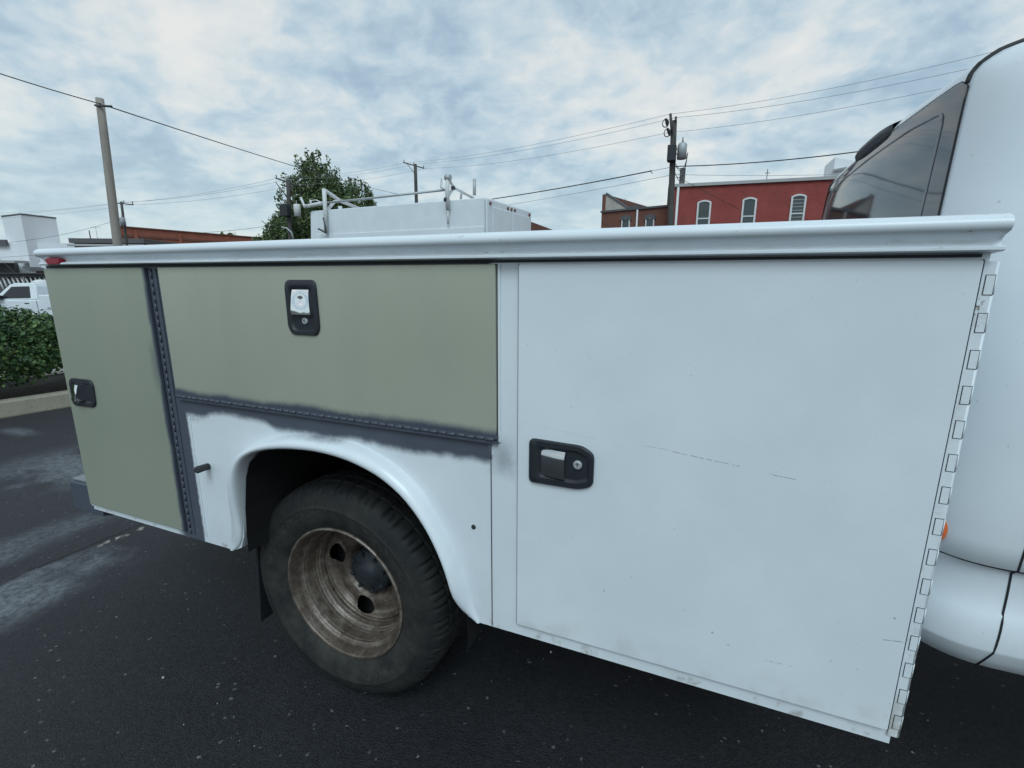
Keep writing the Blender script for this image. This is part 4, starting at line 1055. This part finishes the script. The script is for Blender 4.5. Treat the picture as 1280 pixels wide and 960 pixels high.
# local x forward (towards the left of the picture), y = towards the camera is negative... width 1.9
hT = at(28, 354, 21.5).z + .72
kk = hT / 1.85
side_ = [(-1.9, .42), (3.6, .42), (3.66, .80), (3.55, 1.02), (2.55, 1.13), (1.98, 1.14), (.40, 1.15), (.38, 1.36), (-1.9, 1.38)]
b = MB(); b.prism([(a, c * kk) for a, c in side_], -.95, .95); b.build('body', M['white'], PU, .05, 3)
b = MB(); cabp = [(.45, 1.16), (2.25, 1.12), (1.55, 1.78), (1.35, 1.85), (.60, 1.85), (.50, 1.70)]
V = []
for sx, inset in ((-.90, 0), (.90, 0)):
    pass
n = len(cabp); V = [(a, -.90 + (c - 1.12) * .22, c * kk) for a, c in cabp] + [(a, .90 - (c - 1.12) * .22, c * kk) for a, c in cabp]
b.vs(V, [tuple(range(n)), tuple(range(2 * n - 1, n - 1, -1))] + [(k, (k + 1) % n, n + (k + 1) % n, n + k) for k in range(n)]); b.build('cab', M['white'], PU, .04, 3)
for sg in (-1, 1):
    wv = [(.72, 1.22), (1.95, 1.20), (1.46, 1.70), (.76, 1.72)]; b = MB()
    b.vs([(a, sg * (.905 - (c - 1.12) * .22), c * kk) for a, c in wv] + [(a, sg * (.86 - (c - 1.12) * .22), c * kk) for a, c in wv], [(0, 1, 2, 3), (7, 6, 5, 4), (0, 4, 5, 1), (1, 5, 6, 2), (2, 6, 7, 3), (3, 7, 4, 0)]); b.build('side_window', M['glass'], PU)
    b = MB(); b.box(1.75, 1.98, sg * .95 - .02, sg * 1.15, 1.16 * kk, 1.34 * kk); b.build('side_mirror', M['plastic'], PU, .03)
    b = MB(); b.box(.78, .95, sg * .955 - .012, sg * .955 + .012, .98 * kk, 1.02 * kk); b.build('door_handle', M['plastic'], PU)
    for xx in (.46, 1.9): b = MB(); b.box(xx, xx + .018, sg * .953 - .003, sg * .953 + .003, .5, 1.12 * kk); b.build('door_seam', M['gasket'], PU)
b = MB(); b.vs([(2.22, -.80, 1.17 * kk), (2.22, .80, 1.17 * kk), (1.60, .70, 1.76 * kk), (1.60, -.70, 1.76 * kk), (2.26, -.80, 1.17 * kk), (2.26, .80, 1.17 * kk), (1.64, .70, 1.76 * kk), (1.64, -.70, 1.76 * kk)], [(0, 1, 2, 3), (4, 5, 6, 7), (0, 1, 5, 4), (1, 2, 6, 5), (2, 3, 7, 6), (3, 0, 4, 7)]); b.build('windshield', M['glass'], PU)
puw = None
for wx in (-1.0, 2.75):
    for wy, rz in ((.98, pi), (-.98, 0)):
        if puw is None:
            puw = empty('wheel', parent=PU); o = tyre_mesh(0, 0, 0, False).build('tyre', M['tyre'], puw); q = MB(); q.lathe_y([(0, .02), (.06, .015), (.10, .05), (.2, .05), (.24, .02)], 0, 0, 24); q.build('rim', M['galv'], puw); k_ = puw
        else: k_ = copy_tree(puw, PU)
        k_.location = (wx, wy, .39); k_.rotation_euler = (0, 0, rz)

# ------------------------------------------------------------------ POLES
def pole(px_top, py_top, px_b, py_b, D, r0, r1, mat, label, name='utility_pole', zb=-.05, group=None, straight=False):
    T = at(px_top, py_top, D); Bq = at(px_b, py_b, D)
    dx = (Bq - T); k = (T.z - zb) / (T.z - Bq.z)
    base = Vector((T.x + dx.x * k, T.y + dx.y * k, zb))
    if straight: base = Vector((T.x, T.y, zb))
    root = empty(name, tuple(base), label=label, cat='utility pole', group=group)
    b = MB(); n_ = 7; b.tube([(T - base) * (i / n_) for i in range(n_ + 1)], [r1 + (r0 - r1) * i / n_ for i in range(n_ + 1)], 14); b.build('pole_shaft', mat, root)
    return root, T, base
def local(root, P): return Vector(P) - Vector(root.location)
def crossarm(root, A, Bv, r=.06, ins=3, mat=None):
    A, Bv = local(root, A), local(root, Bv)
    b = MB(); b.tube([A, Bv], r, 4, smooth=False); arm = b.build('crossarm', mat or M['wood_dark'], root)
    for i in range(ins):
        u = (.04, .5, .96)[i] if ins == 3 else (.06, .35, .65, .94)[i]
        p = A + (Bv - A) * u; b = MB(); b.tube([p + Vector((0, 0, .03)), p + Vector((0, 0, .16)), p + Vector((0, 0, .2)), p + Vector((0, 0, .3))], [.02, .05, .065, .03], 8); b.build('insulator', M['ceramic'], arm)
    return arm
def transformer(root, C_, h, r, mat=None):
    c = local(root, C_); b = MB(); b.tube([c - Vector((0, 0, h / 2)), c + Vector((0, 0, h / 2 - .08)), c + Vector((0, 0, h / 2))], [r, r, r * .8], 14); tr = b.build('transformer', mat or M['galv'], root)
    b = MB(); b.tube([c + Vector((0, 0, h / 2)), c + Vector((0, 0, h / 2 + .3))], [.06, .03], 8); b.build('bushing', M['ceramic'], tr)
    return tr
p1, P1T, P1B = pole(124.5, 123, 147.5, 309, 14.5, .095, .125, M['wood'], 'bare weathered wooden pole leaning slightly, left of centre with one cable')
b = MB(); q = local(p1, at(124.5, 131, 14.4)); b.tube([q + Vector((-.16, -.02, .0)), q + Vector((.5, 0, -.10))], .03, 8); b.build('cable_clamp', M['dark_metal'], p1)
p5, P5T, P5B = pole(842.5, 151, 838, 282, 28, .155, .17, M['wood_dark'], 'dark utility pole with black box and grey transformer in front of the brick buildings', straight=False)
b = MB(); b.tube([local(p5, at(838, 142, 27.8)), local(p5, at(840, 166, 27.8))], .07, 8); b.build('pole_pin', M['wood_dark'], p5)
for a_, c_ in (((832, 148), (834, 158)), ((834, 160), (837, 170))):
    b = MB(); b.tube([local(p5, at(a_[0], a_[1], 27.8)), local(p5, at((a_[0] + c_[0]) / 2 + 1, (a_[1] + c_[1]) / 2, 27.8)), local(p5, at(*c_, 27.8))], [.05, .10, .04], 8); b.build('insulator', M['dark_metal'], p5)
    b = MB(); cc = local(p5, at(a_[0] - 1 + 1, c_[1] - 4, 27.7)); b.tube([cc + Vector((.16 * cos(k * pi / 5), 0, .2 * sin(k * pi / 5))) for k in range(11)], .025, 6, False); b.build('jumper_loop', M['wire'], p5)
b = MB(); b.tube([local(p5, at(845, 146, 27.8)), local(p5, at(844.5, 152, 27.8))], [.07, .04], 8); b.build('insulator', M['dark_metal'], p5)
b = MB(); q = local(p5, at(840, 191, 27.8)); b.box(q.x - .22, q.x + .22, q.y - .30, q.y + .2, q.z - .45, q.z + .35); b.build('switch_box', M['plastic'], p5, .03)
transformer(p5, at(852.5, 189, 27.6), .78, .24)
for zz_ in (187, 193): b = MB(); b.tube([local(p5, at(842, zz_, 27.8)), local(p5, at(850, zz_ - 1, 27.8))], .03, 6); b.build('bracket', M['dark_metal'], p5)
for pl in (((843, 201), (848, 210), (856, 208), (859, 192)), ((841, 208), (847, 222), (855, 216), (860, 190)), ((842, 205), (852, 214), (858, 200), (858, 196)), ((842, 211), (849, 226), (856, 215))):
    b = MB(); P = [local(p5, at(a, c, 27.7)) for a, c in pl]; Q = []
    for i in range(len(P) - 1):
        for k in range(6):
            u = k / 6; p0 = P[max(i - 1, 0)]; p3 = P[min(i + 2, len(P) - 1)]
            Q.append(.5 * ((2 * P[i]) + (P[i + 1] - p0) * u + (2 * p0 - 5 * P[i] + 4 * P[i + 1] - p3) * u * u + (3 * P[i] - p0 - 3 * P[i + 1] + p3) * u ** 3))
    Q.append(P[-1]); b.tube(Q, .016, 6); b.build('drop_wire', M['wire'], p5)
p4, P4T, P4B = pole(519, 205, 520.5, 252, 55, .17, .2, M['wood_dark'], 'distant dark pole with a crossarm above the ladder rack of the covered truck')
crossarm(p4, at(504, 203, 55), at(530.5, 210.5, 55))
b = MB(); b.tube([local(p4, at(509, 205, 55)), local(p4, at(518.5, 217, 55))], .03, 6); b.build('arm_brace', M['dark_metal'], p4)
p3, P3T, P3B = pole(360, 225, 363, 300, 44, .17, .2, M['wood_dark'], 'dark pole with crossarm and white transformer in front of the large tree')
crossarm(p3, at(344.5, 222.5, 44), at(372, 232, 44))
transformer(p3, at(371.5, 263, 43.5), 1.0, .28, M['white_trim'])
b = MB(); q = local(p3, at(358, 263, 43.6)); b.box(q.x - .5, q.x + .35, q.y - .3, q.y + .2, q.z - .5, q.z + .5); b.build('switch_box', M['plastic'], p3, .05)
b = MB(); b.tube([local(p3, at(352, 284, 43.5)), local(p3, at(358, 285, 43.5)), local(p3, at(364, 290, 43.5)), local(p3, at(367, 300, 43.5))], .07, 8); b.build('conduit', M['galv'], p3)
p2, P2T, P2B = pole(151.5, 252, 156.5, 290, 46, .10, .12, M['wood_dark'], 'small far pole with a crossarm just right of the leaning bare pole', zb=-.75)
crossarm(p2, at(143, 253.5, 46), at(167, 256, 46), .05)
transformer(p2, at(153.5, 277, 45.6), .75, .22)

# ------------------------------------------------------------------ WIRES
def wire(A, Bv, sag, r, label, group=None, mat='wire', n=26):
    A, Bv = Vector(A), Vector(Bv); M0 = A
    pts = []
    for i in range(n + 1):
        u = i / n; p = A + (Bv - A) * u; p = p - Vector((0, 0, 4 * sag * u * (1 - u))); pts.append(p - M0)
    b = MB(); b.tube(pts, r, 6); o = b.build('overhead_wire', M[mat], recalc=False); o.location = M0; return tag(o, label, 'wire', group)
wl0 = at(-60, 72, 12.0); wire(wl0, at(124.5, 129.5, 14.4), .03, .013, 'black cable from the top left corner to the bare leaning pole')
wire(at(124.5, 129.5, 14.4), at(500, 243, 54.9), .22, .017, 'black cable sloping down from the bare leaning pole past the tree')
wire(at(500, 262, 45), at(815, 213.5, 28.5), .25, .030, 'thick black service cable rising behind the covered truck to the left of the box pole')
wire(at(815, 213.5, 28.5), at(839, 209, 27.9), .0, .012, 'thin guy wire joining the thick cable to the box pole', mat='wire_thin')
wire(at(812, 213.3, 28.4), at(816, 217, 28.4), 0, .016, 'small curled cable end hanging left of the box pole')
wire(at(842, 208, 27.9), at(1120, 183, 22), .16, .024, 'thick black cable from the box pole to the right behind the cab')
wire(at(842, 218, 27.9), at(1100, 216, 30), .10, .010, 'thin pale wire just above the red building roofline', mat='wire_thin')
wire(at(520, 272, 52), at(838, 219, 28), .2, .011, 'thin pale wire below the thick service cable', mat='wire_thin')
wire(at(848, 222, 27.8), at(925, 262, 34), .0, .012, 'thin drop wire slanting down across the red building wall')
wire(at(600, 292, 46), at(838, 283, 29), .1, .014, 'low thin cable in front of the old brown brick building')
wire(at(838, 283, 28.5), at(1075, 276, 30), .08, .016, 'low cable crossing the red building windows')
gp = 'three parallel power conductors along the poles'
tops5 = [(838, 142.5), (845, 147), (834, 166)]; tops4 = [(505, 203.5), (518.5, 205.0), (530, 210.5)]; tops3 = [(345, 223), (359, 224.5), (371, 231)]; tops2 = [(144, 254), (152, 253), (166, 256)]
right = [((1330, 42), 13), ((1330, 58), 13), ((1330, 76), 13)]
sp = 'grey power conductor, one of three between the poles'
for i in range(3):
    wire(at(*tops5[i], 27.9), at(*right[i][0], 20), .30, .0085, ('upper', 'middle', 'lower')[i] + ' grey conductor from the box pole to the upper right', gp, 'wire_thin')
    wire(at(*tops4[i], 55), at(*tops5[i], 27.9), .40, .009, ('upper', 'middle', 'lower')[i] + ' grey conductor between the distant crossarm pole and the box pole', gp, 'wire_thin')
    wire(at(*tops3[i], 44), at(*tops4[i], 55), .30, .010, ('left', 'middle', 'right')[i] + '-pin grey conductor between the tree pole and the distant crossarm pole', gp, 'wire_thin')
    wire(at(*tops2[i], 46), at(*tops3[i], 44), .30, .010, ('left', 'middle', 'right')[i] + '-pin grey conductor from the small far pole to the tree pole', gp, 'wire_thin')
    wire(at(-60, 268 + 4 * i, 40), at(*tops2[i], 46), .2, .008, ('top', 'middle', 'bottom')[i] + ' grey conductor left of the small far pole', gp, 'wire_thin')
wire(at(155, 272, 45), at(-40, 306, 40), .5, .012, 'sagging dark cable crossing the white box building')
wire(at(250, 291, 45), at(362, 278, 44), .12, .014, 'short cable over the brick hall into the tree pole')
wire(at(-30, 322, 45), at(95, 312, 50), .2, .012, 'lower sagging cable across the white box building')
wire(at(-30, 295, 42), at(30, 352, 30), .0, .011, 'slanting guy wire at the left edge by the white building')

# ------------------------------------------------------------------ FOLIAGE
def leaf_quad(b, p, nrm, s_, el=1.5):
    nrm = nrm.normalized(); a = nrm.cross(Vector((random.uniform(-1, 1), random.uniform(-1, 1), random.uniform(-1, 1))))
    if a.length < 1e-3: a = Vector((1, 0, 0))
    a.normalize(); c = nrm.cross(a); a = a * s_ * el * .5; c = c * s_ * .5; f_ = nrm * s_ * .15
    i = len(b.v); b.v += [tuple(p - a), tuple(p - c + f_), tuple(p + a), tuple(p + c + f_)]
    b.f.append((i, i + 1, i + 2)); b.f.append((i, i + 2, i + 3)); b.sm += [False, False]
def rndn():
    v = Vector((random.gauss(0, 1), random.gauss(0, 1), random.gauss(0, 1))); return v.normalized()
def shrub(cx, cy, rx, ry, h, seed, label):
    random.seed(seed); root = empty('hedge_shrub', (cx, cy, .085), label=label, cat='shrub', group='clipped shrubs along the kerb')
    b = MB(); zc = h * .545; rz_ = h * .42
    clumps = []
    for _ in range(420):
        d = rndn(); k = random.uniform(.72, 1.0)
        box_ = 1 / max(abs(d.x), abs(d.y), abs(d.z)); q = .55 + .45 * min(1.45, box_) / 1.45
        clumps.append((Vector((d.x * rx * k * q * 1.15, d.y * ry * k * q * 1.15, zc + d.z * rz_ * k * (1.1 if d.z > 0 else 1))), random.uniform(.09, .17)))
    for c, r in clumps:
        if c.z > zc + rz_ * .93: c.z = zc + rz_ * .93 + random.uniform(-.03, .03)
        for _ in range(40):
            d = rndn(); p = c + d * r * random.uniform(.5, 1.0)
            leaf_quad(b, p, (d + rndn() * .7 + Vector((0, 0, .5))), random.uniform(.024, .044), 1.6)
    b.build('leaves', M['leaf_hedge'], root, kind='stuff', recalc=False)
    for k in range(6):
        a = k * 1.05 + random.uniform(-.3, .3); e = Vector((cos(a) * rx * .55, sin(a) * ry * .55, h * .62)); s0 = Vector((cos(a) * .06, sin(a) * .06, -.05)); m1 = s0.lerp(e, .45) + Vector((random.uniform(-.06, .06), random.uniform(-.06, .06), .03))
        b = MB(); b.tube([s0, s0.lerp(m1, .5) + Vector((.015, -.01, 0)), m1, m1.lerp(e, .5) + Vector((-.02, .02, .02)), e], [.034, .030, .024, .018, .010], 8); b.build('stem', M['bark'], root)
hb_ = KA + kn * .95
for i in range(5):
    s0 = 2.35 + i * 2.0
    p = KA + kd * (s0) + kn * .92
    lab = ['dark green rounded shrub nearest the camera outside the left edge of the lot', 'dark green shrub at the left edge of the kerb bed', 'dense green shrub with bare stems beside the rear corner of the truck', 'green shrub hidden behind the truck along the kerb', 'last green shrub of the row, behind the truck'][i]
    shrub(p.x, p.y, .98, 1.14, 1.01, 30 + i, lab)

def tree(P, h, cr, label, seed, n_clump, leaf_s, name='tree', trunk_h=.3, droop=.35, cz=None, rz_=None, per=44):
    random.seed(seed); root = empty(name, (P.x, P.y, -.05), label=label, cat='tree')
    b = MB(); b.tube([(0, 0, 0), (.1, 0, h * .2), (-.1, .1, h * .45), (.1, 0, h * .7)], [cr * .06, cr * .05, cr * .035, cr * .015], 10)
    cz = cz or h * .60; rz_ = rz_ or h * .40
    tips = []
    for k in range(26):
        a = random.uniform(0, 2 * pi); el = random.uniform(-.3, 1.3); d = Vector((cos(a) * cos(el), sin(a) * cos(el), sin(el)))
        e = Vector((d.x * cr * .8, d.y * cr * .8, cz + d.z * rz_ * .85)); s0 = Vector((0, 0, h * random.uniform(.2, .55)))
        b.tube([s0, s0.lerp(e, .5) + Vector((0, 0, .3)), e], [cr * .03, cr * .018, cr * .006], 6)
    b.build('trunk', M['bark'], root)
    b = MB()
    lobes = [(Vector((rndn().x * cr * .62, rndn().y * cr * .62, cz + random.uniform(-.75, .75) * rz_)), random.uniform(.28, .5) * cr) for _ in range(15)] + [(Vector((0, 0, cz)), cr * .7), (Vector((0, 0, cz + rz_ * .5)), cr * .5)]
    for _ in range(n_clump):
        c0_, R0 = random.choice(lobes); d = rndn(); c = c0_ + d * R0 * random.uniform(.6, 1.0)
        if c.z < h * .06: continue
        r = random.uniform(.03, .085) * cr
        ln = random.uniform(.5, 1.9) * droop
        for _ in range(per):
            q = c + rndn() * r; q.z -= random.random() ** 1.2 * ln * 2.2
            leaf_quad(b, q, rndn() + Vector((0, 0, .4)), leaf_s * random.uniform(.6, 1.2), 1.8)
    b.build('crown', M['leaf_tree'], root, kind='stuff', recalc=False); return root
tp = at(388, 300, 50); tree(tp, 12.2, 5.3, 'large drooping green tree behind the ladder rack of the covered truck', 5, 760, .17, 'tree', droop=.6, per=60)
tp2 = at(440, 300, 52); tree(tp2, 11.2, 5.0, 'second green tree on the right flank of the large drooping one', 9, 560, .17, 'tree', droop=.45, per=60)
tp = at(288, 300, 75); tree(tp, 9.1, 2.6, 'small round treetop above the long brick hall', 15, 150, .30, 'tree', droop=.3)
tp = at(262, 300, 76); tree(tp, 8.6, 1.5, 'sparse low treetop left of the small round treetop', 17, 60, .30, 'tree', droop=.3)

# loose grit on the asphalt
random.seed(3); b = MB()
for _ in range(380):
    x_ = random.uniform(-2.5, 4.5); y_ = random.uniform(-.9, .9) if random.random() < .8 else random.uniform(-2, 2.5)
    s_ = random.choice((.0010, .0013, .0016, .0022)) * random.uniform(.7, 1.3)
    if random.random() < .02: s_ = .006
    V = [(x_ + s_ * random.uniform(.6, 1.2) * a, y_ + s_ * random.uniform(.6, 1.2) * c, s_ * d - .045) for a, c, d in ((1, 0, 0), (0, 1, 0), (-1, 0, 0), (0, -1, 0), (.3, .3, .9), (-.3, -.2, .8))]
    b.vs(V, [(0, 1, 4), (1, 2, 5), (1, 5, 4), (2, 3, 5), (3, 0, 4), (3, 4, 5)])
M['grit'] = flat('pale grit', (.36, .36, .35), .9)
o = b.build('loose_grit', M['grit'], recalc=False, kind='stuff'); tag(o, 'pale grit scattered over the dark asphalt', 'grit')
